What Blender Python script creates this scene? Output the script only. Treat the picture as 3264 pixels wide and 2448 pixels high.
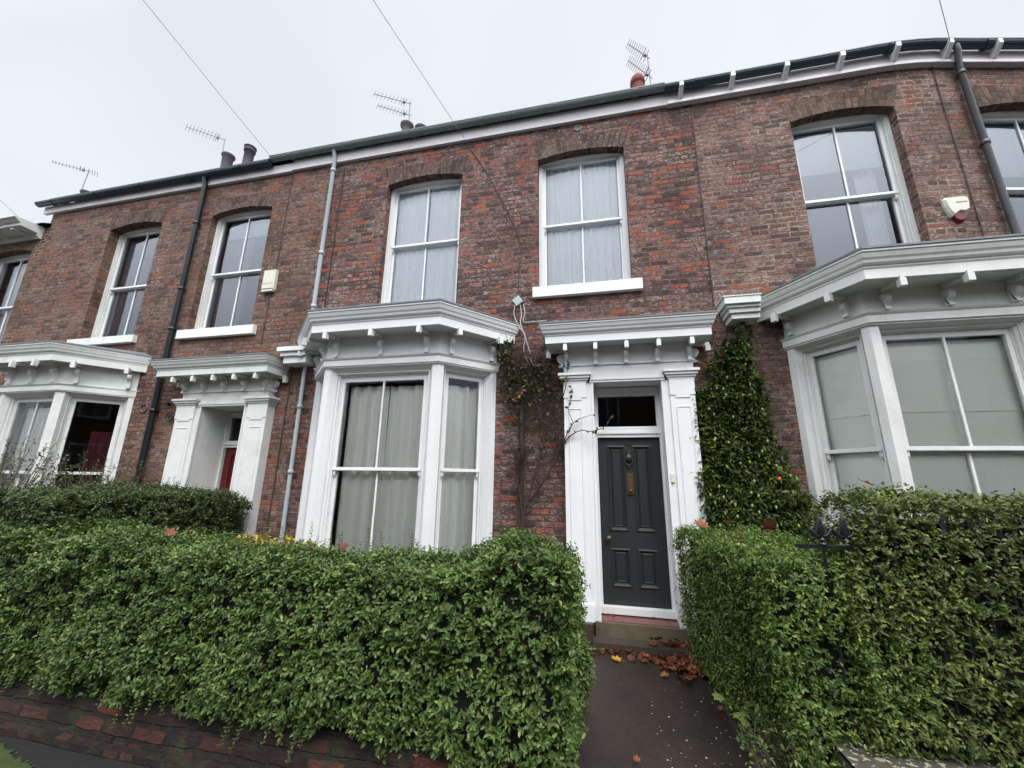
import bpy, math, random
import numpy as np
from mathutils import Vector, Matrix, noise
random.seed(7); rng = np.random.default_rng(7)
S = bpy.context.scene
for o in list(bpy.data.objects): bpy.data.objects.remove(o)
COL = S.collection

# ------------------------------------------------------------------ camera
R = [[0.97734, -0.036225, -0.208553], [0.211167, 0.235158, 0.948741], [0.014674, -0.971282, 0.237479]]
CAM = (0.0, -5.3, 1.83)
cd = bpy.data.cameras.new('camera'); co = bpy.data.objects.new('camera', cd); COL.objects.link(co)
co.matrix_world = Matrix(((R[0][0], -R[0][1], -R[0][2], CAM[0]), (R[1][0], -R[1][1], -R[1][2], CAM[1]),
                          (R[2][0], -R[2][1], -R[2][2], CAM[2]), (0, 0, 0, 1)))
cd.sensor_width = 36; cd.lens = 36 * 1250 / 3264; cd.clip_start = 0.05; cd.clip_end = 2000
S.camera = co

# ------------------------------------------------------------------ sky, light, exposure
W = bpy.data.worlds.new('World'); S.world = W; W.use_nodes = True
nt = W.node_tree; nt.nodes.clear()
out = nt.nodes.new('ShaderNodeOutputWorld'); bg = nt.nodes.new('ShaderNodeBackground')
sky = nt.nodes.new('ShaderNodeTexSky'); sky.sky_type = 'NISHITA'; sky.sun_disc = False
SUN_EL, SUN_AZ = math.radians(56), math.radians(150)      # azimuth clockwise from +Y: behind the camera, a little to the right
sky.sun_elevation = SUN_EL; sky.sun_rotation = SUN_AZ; sky.air_density = 1; sky.dust_density = 4
mixs = nt.nodes.new('ShaderNodeMix'); mixs.data_type = 'RGBA'; mixs.inputs[0].default_value = 0.88
tc = nt.nodes.new('ShaderNodeTexCoord'); cn = nt.nodes.new('ShaderNodeTexNoise'); cn.inputs['Scale'].default_value = 1.3
cn.inputs['Detail'].default_value = 3
cr = nt.nodes.new('ShaderNodeValToRGB')
cr.color_ramp.elements[0].position = .3; cr.color_ramp.elements[0].color = (7.05, 7.35, 7.7, 1)
cr.color_ramp.elements[1].position = .7; cr.color_ramp.elements[1].color = (8.6, 8.9, 9.25, 1)
nt.links.new(tc.outputs['Generated'], cn.inputs['Vector']); nt.links.new(cn.outputs['Fac'], cr.inputs[0])
nt.links.new(sky.outputs[0], mixs.inputs[6]); nt.links.new(cr.outputs[0], mixs.inputs[7])
# extra sky brightness added behind the camera and overhead to light the house fronts
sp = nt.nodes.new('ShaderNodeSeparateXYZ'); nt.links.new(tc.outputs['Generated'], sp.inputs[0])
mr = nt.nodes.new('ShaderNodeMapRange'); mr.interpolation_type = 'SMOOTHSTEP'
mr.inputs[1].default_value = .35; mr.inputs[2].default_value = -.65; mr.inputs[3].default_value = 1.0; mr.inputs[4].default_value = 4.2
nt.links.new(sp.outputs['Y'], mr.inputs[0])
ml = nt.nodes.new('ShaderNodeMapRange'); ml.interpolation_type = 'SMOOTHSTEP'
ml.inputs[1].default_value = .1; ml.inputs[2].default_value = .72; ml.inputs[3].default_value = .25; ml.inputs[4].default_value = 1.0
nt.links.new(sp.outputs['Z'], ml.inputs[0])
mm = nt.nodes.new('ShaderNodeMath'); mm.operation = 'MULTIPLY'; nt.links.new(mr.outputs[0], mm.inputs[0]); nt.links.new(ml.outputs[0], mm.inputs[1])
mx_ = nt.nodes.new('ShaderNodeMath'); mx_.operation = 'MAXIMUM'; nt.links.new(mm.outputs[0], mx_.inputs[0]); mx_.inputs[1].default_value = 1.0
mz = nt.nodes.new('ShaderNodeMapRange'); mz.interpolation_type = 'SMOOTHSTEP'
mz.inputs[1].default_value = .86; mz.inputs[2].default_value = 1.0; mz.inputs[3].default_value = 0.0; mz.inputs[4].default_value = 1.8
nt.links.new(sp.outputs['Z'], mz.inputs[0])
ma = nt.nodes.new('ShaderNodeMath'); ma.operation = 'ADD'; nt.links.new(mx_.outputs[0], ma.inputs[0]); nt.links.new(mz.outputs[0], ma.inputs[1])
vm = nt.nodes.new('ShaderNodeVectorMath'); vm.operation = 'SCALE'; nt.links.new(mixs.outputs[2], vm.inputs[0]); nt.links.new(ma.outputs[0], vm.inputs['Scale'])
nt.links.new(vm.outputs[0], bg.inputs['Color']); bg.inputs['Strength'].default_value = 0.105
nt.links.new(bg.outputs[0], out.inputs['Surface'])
sl = bpy.data.lights.new('sun', 'SUN'); sl.energy = 1.5; sl.angle = math.radians(20); sl.color = (1, .975, .94)
so = bpy.data.objects.new('sun', sl); COL.objects.link(so)
sd = Vector((math.sin(SUN_AZ) * math.cos(SUN_EL), math.cos(SUN_AZ) * math.cos(SUN_EL), math.sin(SUN_EL)))
so.rotation_euler = sd.to_track_quat('Z', 'Y').to_euler(); so.location = (0, -8, 20)
S.view_settings.view_transform = 'Standard'; S.view_settings.look = 'None'
S.view_settings.exposure = 0.25; S.view_settings.gamma = 1; S.view_settings.use_curve_mapping = False
S.cycles.max_bounces = 8; S.cycles.transparent_max_bounces = 12

# ------------------------------------------------------------------ materials
class NT:
    def __init__(s, name):
        s.m = bpy.data.materials.new(name); s.m.use_nodes = True; s.t = s.m.node_tree; s.t.nodes.clear()
        s.out = s.n('ShaderNodeOutputMaterial'); s.b = s.n('ShaderNodeBsdfPrincipled')
        s.l(s.b.outputs[0], s.out.inputs[0])
    def n(s, k, **kw):
        x = s.t.nodes.new(k)
        for a, b in kw.items(): setattr(x, a, b)
        return x
    def l(s, a, b): s.t.links.new(a, b)
    def noise(s, vec, scale, detail=4, rough=.6, dist=0):
        x = s.n('ShaderNodeTexNoise'); x.inputs['Scale'].default_value = scale; x.inputs['Detail'].default_value = detail
        x.inputs['Roughness'].default_value = rough; x.inputs['Distortion'].default_value = dist
        if vec is not None: s.l(vec, x.inputs['Vector'])
        return x.outputs['Fac']
    def ramp(s, fac, stops, interp='LINEAR'):
        x = s.n('ShaderNodeValToRGB'); e = x.color_ramp.elements; x.color_ramp.interpolation = interp
        while len(e) < len(stops): e.new(.5)
        for i, (p, c) in enumerate(stops):
            e[i].position = p; e[i].color = (c[0], c[1], c[2], 1) if isinstance(c, tuple) else (c, c, c, 1)
        s.l(fac, x.inputs[0]); return x.outputs[0]
    def mix(s, f, a, b, blend='MIX'):
        x = s.n('ShaderNodeMix', data_type='RGBA', blend_type=blend)
        for v, i in ((f, 0), (a, 6), (b, 7)):
            if hasattr(v, 'is_linked') or hasattr(v, 'node'): s.l(v, x.inputs[i])
            elif i == 0: x.inputs[0].default_value = v
            else: x.inputs[i].default_value = (v[0], v[1], v[2], 1)
        return x.outputs[2]
    def math(s, op, a, b=0):
        x = s.n('ShaderNodeMath', operation=op)
        for v, i in ((a, 0), (b, 1)):
            if hasattr(v, 'node'): s.l(v, x.inputs[i])
            else: x.inputs[i].default_value = v
        return x.outputs[0]
    def bump(s, h, strength=.5, dist=.01):
        x = s.n('ShaderNodeBump'); x.inputs['Strength'].default_value = strength; x.inputs['Distance'].default_value = dist
        s.l(h, x.inputs['Height']); s.l(x.outputs[0], s.b.inputs['Normal'])
    def set(s, col=None, rough=None, spec=None, metal=None):
        if col is not None:
            if hasattr(col, 'node'): s.l(col, s.b.inputs['Base Color'])
            else: s.b.inputs['Base Color'].default_value = (*col, 1)
        if rough is not None:
            if hasattr(rough, 'node'): s.l(rough, s.b.inputs['Roughness'])
            else: s.b.inputs['Roughness'].default_value = rough
        if spec is not None: s.b.inputs['Specular IOR Level'].default_value = spec
        if metal is not None: s.b.inputs['Metallic'].default_value = metal
        return s.m

def obj_co(t): return t.n('ShaderNodeTexCoord').outputs['Object']

def brick_mat(name, ramp, mortar, scuff, soot, scuffcol=(.40, .345, .32), rowh=.0775, bw=.236, msize=.011, rough=.85, moss=False, seed=0):
    t = NT(name); uv = t.n('ShaderNodeUVMap').outputs[0]
    mp = t.n('ShaderNodeMapping'); mp.inputs['Location'].default_value = (seed * 3.1, seed * .0775 * 7, 0); t.l(uv, mp.inputs[0])
    base = mp.outputs[0]
    wob = t.n('ShaderNodeTexNoise'); wob.inputs['Scale'].default_value = 7; wob.inputs['Detail'].default_value = 3; t.l(base, wob.inputs[0])
    sub = t.n('ShaderNodeVectorMath', operation='SUBTRACT'); sub.inputs[1].default_value = (.5, .5, .5); t.l(wob.outputs['Color'], sub.inputs[0])
    scl = t.n('ShaderNodeVectorMath', operation='SCALE'); scl.inputs['Scale'].default_value = .028; t.l(sub.outputs[0], scl.inputs[0])
    add = t.n('ShaderNodeVectorMath', operation='ADD'); t.l(base, add.inputs[0]); t.l(scl.outputs[0], add.inputs[1])
    wob2 = t.n('ShaderNodeTexNoise'); wob2.inputs['Scale'].default_value = 34; wob2.inputs['Detail'].default_value = 3; t.l(base, wob2.inputs[0])
    sub2 = t.n('ShaderNodeVectorMath', operation='SUBTRACT'); sub2.inputs[1].default_value = (.5, .5, .5); t.l(wob2.outputs['Color'], sub2.inputs[0])
    scl2 = t.n('ShaderNodeVectorMath', operation='SCALE'); scl2.inputs['Scale'].default_value = .016; t.l(sub2.outputs[0], scl2.inputs[0])
    add2 = t.n('ShaderNodeVectorMath', operation='ADD'); t.l(add.outputs[0], add2.inputs[0]); t.l(scl2.outputs[0], add2.inputs[1])
    v = add2.outputs[0]
    b = t.n('ShaderNodeTexBrick', offset=.5, squash=.5, squash_frequency=3, offset_frequency=2)
    b.inputs['Color1'].default_value = (0, 0, 0, 1); b.inputs['Color2'].default_value = (1, 1, 1, 1); b.inputs['Mortar'].default_value = (.5, .5, .5, 1)
    b.inputs['Scale'].default_value = 1; b.inputs['Mortar Size'].default_value = msize; b.inputs['Mortar Smooth'].default_value = .35
    b.inputs['Bias'].default_value = 0; b.inputs['Brick Width'].default_value = bw; b.inputs['Row Height'].default_value = rowh
    t.l(v, b.inputs['Vector'])
    big = t.noise(base, .9, 4, .65)
    tint = t.math('ADD', t.math('MULTIPLY', b.outputs['Color'], .90), t.math('MULTIPLY', big, .12))
    col = t.ramp(tint, ramp)
    fine = t.noise(base, 42, 5, .75); med = t.noise(base, 13, 6, .78, .5)
    mp2 = t.n('ShaderNodeMapping'); mp2.inputs['Scale'].default_value = (1, 2.4, 1); t.l(base, mp2.inputs[0])
    flk = t.noise(mp2.outputs[0], 17, 6, .8, .8)                       # spalled flakes, longer along the course
    col = t.mix(t.math('MULTIPLY', t.ramp(fine, [(.46, 0.0), (.60, 1.0)]), .55), col, (.030, .021, .022))
    zone = t.ramp(t.noise(base, 1.3, 4, .6), [(.38, .35), (.58, 1.0)])
    sc = t.math('MULTIPLY', t.ramp(flk, [(scuff, 0.0), (scuff + .05, 1.0)]), zone)
    sc = t.math('MULTIPLY', sc, t.ramp(b.outputs['Color'], [(.12, .25), (.35, 1.0), (.8, .9), (.92, .15)]))
    col = t.mix(t.math('MULTIPLY', sc, .80), col, scuffcol)
    edge = t.math('MULTIPLY', t.ramp(flk, [(scuff - .06, 0.0), (scuff - .02, 1.0), (scuff + .015, 0.0)]), .6)
    col = t.mix(edge, col, (.020, .015, .016))
    so_ = t.math('MULTIPLY', t.ramp(t.noise(base, .75, 6, .7, .6), [(.46, 0.0), (.66, 1.0)]), t.math('MULTIPLY', t.ramp(med, [(.42, .25), (.6, 1.0)]), soot))
    col = t.mix(so_, col, (.022, .017, .017))
    mp3 = t.n('ShaderNodeMapping'); mp3.inputs['Scale'].default_value = (5.5, .45, 1); t.l(base, mp3.inputs[0])
    col = t.mix(t.math('MULTIPLY', t.ramp(t.noise(mp3.outputs[0], 1.2, 5, .7), [(.52, 0.0), (.70, 1.0)]), .45 * soot), col, (.028, .021, .019))
    mcol = t.mix(t.ramp(t.noise(base, 1.1, 4, .6), [(.42, 0.0), (.58, 1.0)]), tuple(c * .38 for c in mortar), mortar)
    mcol = t.mix(t.ramp(med, [(.42, 0.0), (.6, .75)]), mcol, (.032, .025, .024))
    col = t.mix(b.outputs['Fac'], col, mcol)
    if moss:
        col = t.mix(t.math('MULTIPLY', t.ramp(t.noise(base, 3.2, 6, .75), [(.52, 0.0), (.62, 1.0)]), .8), col, (.035, .045, .018))
    h = t.math('ADD', t.math('MULTIPLY', t.math('SUBTRACT', 1, b.outputs['Fac']), 1.0), t.math('MULTIPLY', flk, 1.6))
    t.bump(h, 1.0, .016)
    return t.set(col, rough, .25)

RAMP15 = [(0, (0.047, 0.026, 0.0266)), (0.22, (0.1232, 0.054, 0.0494)), (0.48, (0.1904, 0.077, 0.0646)), (0.7, (0.2464, 0.112, 0.0931)), (0.82, (0.336, 0.1, 0.0646)), (1, (0.5152, 0.13, 0.057))]
RAMP17 = [(0, (0.0767, 0.0444, 0.0406)), (0.25, (0.1944, 0.0955, 0.0797)), (0.5, (0.2609, 0.1322, 0.108)), (0.78, (0.3069, 0.1663, 0.1329)), (0.89, (0.3376, 0.1194, 0.0782)), (1, (0.4297, 0.1279, 0.0665))]
RAMP13 = [(0, (0.0732, 0.0443, 0.0377)), (0.25, (0.1769, 0.0886, 0.0683)), (0.5, (0.2379, 0.1166, 0.0857)), (0.78, (0.2928, 0.1566, 0.1142)), (0.9, (0.3294, 0.1188, 0.0673)), (1, (0.427, 0.1404, 0.0714))]
RAMP11 = [(0, (.07, .04, .03)), (.5, (.17, .09, .06)), (1, (.26, .15, .10))]
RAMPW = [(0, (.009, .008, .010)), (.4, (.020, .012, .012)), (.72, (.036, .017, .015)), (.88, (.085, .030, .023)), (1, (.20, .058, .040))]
M = {}
M['brick15'] = brick_mat('dark_red_brick', RAMP15, (.25, .20, .16), .50, .8, (.46, .385, .355))
M['brick17'] = brick_mat('pale_brown_brick', RAMP17, (.38, .315, .25), .51, .7, (.48, .395, .36), seed=3, msize=.013)
M['brick13'] = brick_mat('orange_brown_brick', RAMP13, (.25, .19, .145), .52, .6, (.40, .35, .325), seed=5)
M['brick11'] = brick_mat('buff_pointed_brick', RAMP11, (.38, .32, .23), .66, .2, seed=7)
M['archbrick15'] = brick_mat('arch_brick', [(0, (.055, .036, .034)), (.3, (.12, .068, .058)), (.7, (.18, .10, .083)), (.93, (.22, .12, .09)), (1, (.42, .10, .055))], (.22, .16, .13), .52, .7, seed=2)
M['archbrick17'] = brick_mat('pale_arch_brick', [(0, (.09, .055, .045)), (.5, (.18, .11, .08)), (1, (.28, .17, .12))], (.26, .20, .14), .60, .6, seed=4)
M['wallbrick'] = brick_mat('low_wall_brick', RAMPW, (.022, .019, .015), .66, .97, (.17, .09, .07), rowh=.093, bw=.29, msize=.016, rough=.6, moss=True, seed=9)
M['farbrick'] = brick_mat('far_terrace_brick', RAMP15, (.2, .16, .12), .6, .4, seed=8)

def paint(name, col, rough=.42, dirt=.25, dirtcol=(.25, .25, .22), bumps=.12):
    t = NT(name); v = obj_co(t)
    n1 = t.noise(v, 2.3, 6, .7, .4); n2 = t.noise(v, 30, 4, .65)
    mp = t.n('ShaderNodeMapping'); mp.inputs['Scale'].default_value = (14, 14, 1.1); t.l(v, mp.inputs[0])
    st = t.noise(mp.outputs[0], 1.6, 5, .7)
    f = t.math('MULTIPLY', t.math('MULTIPLY', t.ramp(n1, [(.40, 0.0), (.8, 1.0)]), t.ramp(st, [(.35, .3), (.7, 1.0)])), dirt)
    c = t.mix(f, col, dirtcol)
    c = t.mix(t.ramp(n2, [(.68, 0.0), (.74, dirt * .5)]), c, dirtcol)
    t.bump(t.math('ADD', n2, t.math('MULTIPLY', st, .6)), bumps, .006)
    return t.set(c, rough, .4)
M['white'] = paint('white_gloss_paint', (.68, .69, .695), .42, .20)
M['white_old'] = paint('weathered_white_paint', (.64, .655, .64), .5, .55, (.22, .22, .17))
M['white_sash'] = paint('sash_white_paint', (.70, .72, .72), .4, .2)
M['fascia'] = paint('fascia_board_paint', (.60, .58, .60), .5, .35, (.2, .2, .2))
M['lead'] = paint('grey_lead', (.15, .165, .175), .45, .6, (.05, .055, .055), .3)
M['pipe_grey'] = paint('grey_painted_pipe', (.36, .41, .44), .45, .5, (.14, .14, .12))
M['pipe_black'] = paint('black_painted_pipe', (.010, .013, .016), .3, .5, (.04, .04, .04))
M['pipe_dark'] = paint('dark_grey_pipe', (.055, .060, .068), .35, .6, (.12, .11, .10))
M['gutter_grey'] = paint('grey_green_gutter', (.17, .21, .205), .45, .6, (.06, .075, .065), .3)
M['gutter_black'] = paint('blue_black_gutter', (.022, .038, .052), .30, .5, (.05, .07, .075), .3)
M['door_dark'] = paint('charcoal_door_paint', (.015, .0175, .0185), .5, .35, (.035, .035, .035), .1)
M['door_red'] = paint('dark_red_door_paint', (.10, .008, .012), .3, .2, (.05, .005, .005))
M['iron'] = paint('black_iron', (.009, .012, .014), .22, .4, (.03, .035, .03), .3)
M['brass'] = paint('tarnished_brass', (.13, .085, .045), .4, .7, (.045, .03, .02), .3); M['brass'].node_tree.nodes['Principled BSDF'].inputs['Metallic'].default_value = .6
M['slate'] = paint('slate_roof', (.07, .075, .085), .5, .5, (.03, .035, .03), .4)
M['room'] = paint('dim_room_plaster', (.34, .32, .30), .9, .2)
M['plaster_white'] = paint('porch_boards', (.66, .66, .67), .6, .2)
M['stone'] = paint('weathered_step_stone', (.120, .098, .062), .5, 1.3, (.030, .026, .019), .9)
M['stone_dark'] = paint('wet_dark_stone', (.050, .040, .030), .4, .7, (.02, .017, .013), .6)
M['redtile'] = paint('red_quarry_tile', (.13, .042, .034), .3, .6, (.06, .03, .025), .3)
M['plastic_cream'] = paint('cream_plastic', (.58, .575, .48), .4, .15, (.35, .33, .22), .03)
M['plastic_red'] = paint('dark_red_lens', (.12, .006, .008), .15, .1, (.05, 0, 0), .02)
M['text_dark'] = paint('dark_print', (.06, .07, .08), .5, 0)
M['knocker'] = paint('dark_bronze', (.032, .036, .034), .35, .4, (.06, .06, .05), .2)
M['cable'] = paint('grey_cable', (.42, .42, .40), .5, .2)
M['wire'] = paint('thin_dark_wire', (.30, .30, .31), .5, 0)
M['cable_dark'] = paint('dark_cable', (.03, .022, .02), .6, .3)
M['aerial'] = paint('dull_aluminium', (.22, .23, .25), .5, .3, (.1, .1, .1))
M['terracotta'] = paint('terracotta_pot', (.16, .038, .028), .8, .5, (.08, .05, .04), .3)
M['pot_dark'] = paint('sooty_clay_pot', (.075, .068, .078), .8, .5, (.03, .03, .03), .3)
M['net'] = paint('white_net_curtain', (.90, .92, .95), .9, .12, (.6, .62, .65), .02)
M['greycurtain'] = paint('grey_green_curtain', (.93, .94, .88), .9, .15, (.8, .81, .76), .05)
M['blind'] = paint('pale_roller_blind', (.88, .90, .83), .9, .15, (.42, .46, .42), .02)
M['blind_white'] = paint('white_blind', (.75, .78, .80), .9, .1)
M['redcurtain'] = paint('dark_red_curtain', (.10, .018, .028), .9, .3, (.04, .01, .015))
M['pinkcurtain'] = paint('pale_lilac_curtain', (.42, .38, .42), .9, .3, (.28, .25, .28))
M['soil'] = paint('damp_soil', (.030, .022, .015), .9, .7, (.015, .012, .009), 1)

def glass(name, ior, rough=.0):
    t = NT(name); t.t.nodes.remove(t.b)
    f = t.n('ShaderNodeFresnel'); f.inputs[0].default_value = ior
    tr = t.n('ShaderNodeBsdfTransparent'); tr.inputs[0].default_value = (.98, .99, .98, 1)
    gl = t.n('ShaderNodeBsdfGlossy'); gl.inputs['Roughness'].default_value = rough; gl.inputs[0].default_value = (.84, .90, 1, 1)
    v = obj_co(t); n = t.noise(v, 2.5, 2, .5); bp = t.n('ShaderNodeBump'); bp.inputs['Strength'].default_value = .025; bp.inputs['Distance'].default_value = .02
    t.l(n, bp.inputs['Height']); t.l(bp.outputs[0], gl.inputs['Normal'])
    mx = t.n('ShaderNodeMixShader'); t.l(f.outputs[0], mx.inputs[0]); t.l(tr.outputs[0], mx.inputs[1]); t.l(gl.outputs[0], mx.inputs[2])
    t.l(mx.outputs[0], t.out.inputs[0]); return t.m
M['glass'] = glass('window_glass', 1.5); M['glass_up'] = glass('reflective_window_glass', 2.0)

def ground_mat(name, c1, c2, scale, rough=.5, bump=.5, specks=None, spec=.4):
    t = NT(name); v = obj_co(t)
    n1 = t.noise(v, scale, 6, .65); n2 = t.noise(v, scale * 14, 4, .7); n3 = t.noise(v, scale * 60, 2, .7)
    c = t.mix(t.ramp(n1, [(.35, 0.0), (.65, 1.0)]), c1, c2)
    c = t.mix(t.ramp(n2, [(.4, 0.0), (.7, .6)]), c, tuple(x * .5 for x in c1))
    if specks:
        c = t.mix(t.ramp(t.noise(v, specks[1], 2, .5), [(specks[2], 0.0), (specks[2] + .02, 1.0)]), c, specks[0])
    t.bump(t.math('ADD', t.math('MULTIPLY', n2, .7), n3), bump, .006)
    r = t.ramp(n1, [(.3, rough * .7), (.7, min(1, rough * 1.3))])
    return t.set(c, r, spec)
M['path'] = ground_mat('wet_brown_asphalt', (.034, .025, .019), (.017, .013, .012), 1.6, .36, .9, ((.10, .085, .07), 95, .70))
M['pave'] = ground_mat('dark_wet_pavement', (.026, .026, .026), (.014, .014, .014), 1.2, .45, .6)
M['mosspave'] = ground_mat('moss', (.060, .085, .012), (.032, .046, .010), 9, .9, 1)
M['road'] = ground_mat('road_asphalt', (.045, .045, .047), (.03, .03, .032), 1.0, .55, .6)
M['coping'] = ground_mat('lichened_coping_stone', (.085, .072, .055), (.045, .040, .034), 4, .8, .8, ((.30, .30, .22), 26, .60))

def leaf_mat(name, ramp, rough=.46, trans=.22, spec=.30):
    t = NT(name); a = t.n('ShaderNodeAttribute'); a.attribute_name = 'rnd'
    c = t.ramp(a.outputs['Fac'], ramp)
    v = obj_co(t); c = t.mix(t.ramp(t.noise(v, 2.2, 3, .6), [(.35, 0.0), (.65, .45)]), c, tuple(x * .62 for x in ramp[0][1]))
    t.set(c, rough, spec)
    tr = t.n('ShaderNodeBsdfTranslucent'); t.l(c, tr.inputs[0]); mx = t.n('ShaderNodeMixShader'); mx.inputs[0].default_value = trans
    t.l(t.b.outputs[0], mx.inputs[1]); t.l(tr.outputs[0], mx.inputs[2]); t.l(mx.outputs[0], t.out.inputs[0]); return t.m
M['privet'] = leaf_mat('privet_leaf', [(0, (.033, .065, .016)), (.4, (.080, .138, .032)), (.75, (.142, .212, .052)), (.93, (.23, .30, .085)), (1, (.33, .28, .07))])
M['privet_b'] = leaf_mat('bright_hedge_leaf', [(0, (.032, .064, .013)), (.4, (.084, .142, .028)), (.75, (.150, .220, .045)), (.93, (.25, .30, .065)), (1, (.36, .29, .05))])
M['privet_dark'] = leaf_mat('dark_privet_leaf', [(0, (.030, .050, .016)), (.5, (.066, .100, .030)), (.9, (.125, .160, .052)), (1, (.18, .16, .05))])
M['privet_grey'] = leaf_mat('olive_hedge_leaf', [(0, (.030, .046, .011)), (.35, (.074, .104, .024)), (.7, (.140, .182, .040)), (.88, (.23, .27, .062)), (.95, (.26, .24, .06)), (1, (.22, .11, .05))])
M['ivy'] = leaf_mat('climber_leaf', [(0, (.016, .034, .008)), (.5, (.045, .080, .014)), (.85, (.09, .135, .022)), (1, (.20, .20, .035))])
M['climber_dark'] = leaf_mat('withered_climber_leaf', [(0, (.018, .018, .010)), (.5, (.035, .040, .014)), (.85, (.055, .075, .018)), (1, (.16, .15, .03))])
M['yellow'] = leaf_mat('yellow_leaf', [(0, (.30, .22, .02)), (.6, (.50, .36, .04)), (1, (.62, .48, .10))])
M['dead'] = leaf_mat('fallen_leaf_brown', [(0, (.08, .024, .014)), (.4, (.17, .048, .022)), (.8, (.25, .085, .035)), (1, (.36, .17, .06))], .5)
M['deadyellow'] = leaf_mat('fallen_leaf_yellow', [(0, (.45, .24, .03)), (1, (.60, .34, .05))], .5)
M['petal'] = leaf_mat('pale_fragments', [(0, (.30, .32, .12)), (1, (.60, .60, .40))], .6)
M['twig'] = paint('brown_twig', (.085, .062, .042), .8, .5, (.02, .015, .01), .5)
M['twig_brown'] = paint('dark_climber_stem', (.040, .026, .019), .85, .5, (.012, .009, .007), .6)
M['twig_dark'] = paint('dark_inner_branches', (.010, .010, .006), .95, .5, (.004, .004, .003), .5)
M['fruit'] = paint('pale_green_fruit', (.20, .26, .07), .35, .2, (.2, .22, .05))
M['fruit_orange'] = paint('orange_fruit', (.55, .10, .02), .35, .1)

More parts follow.
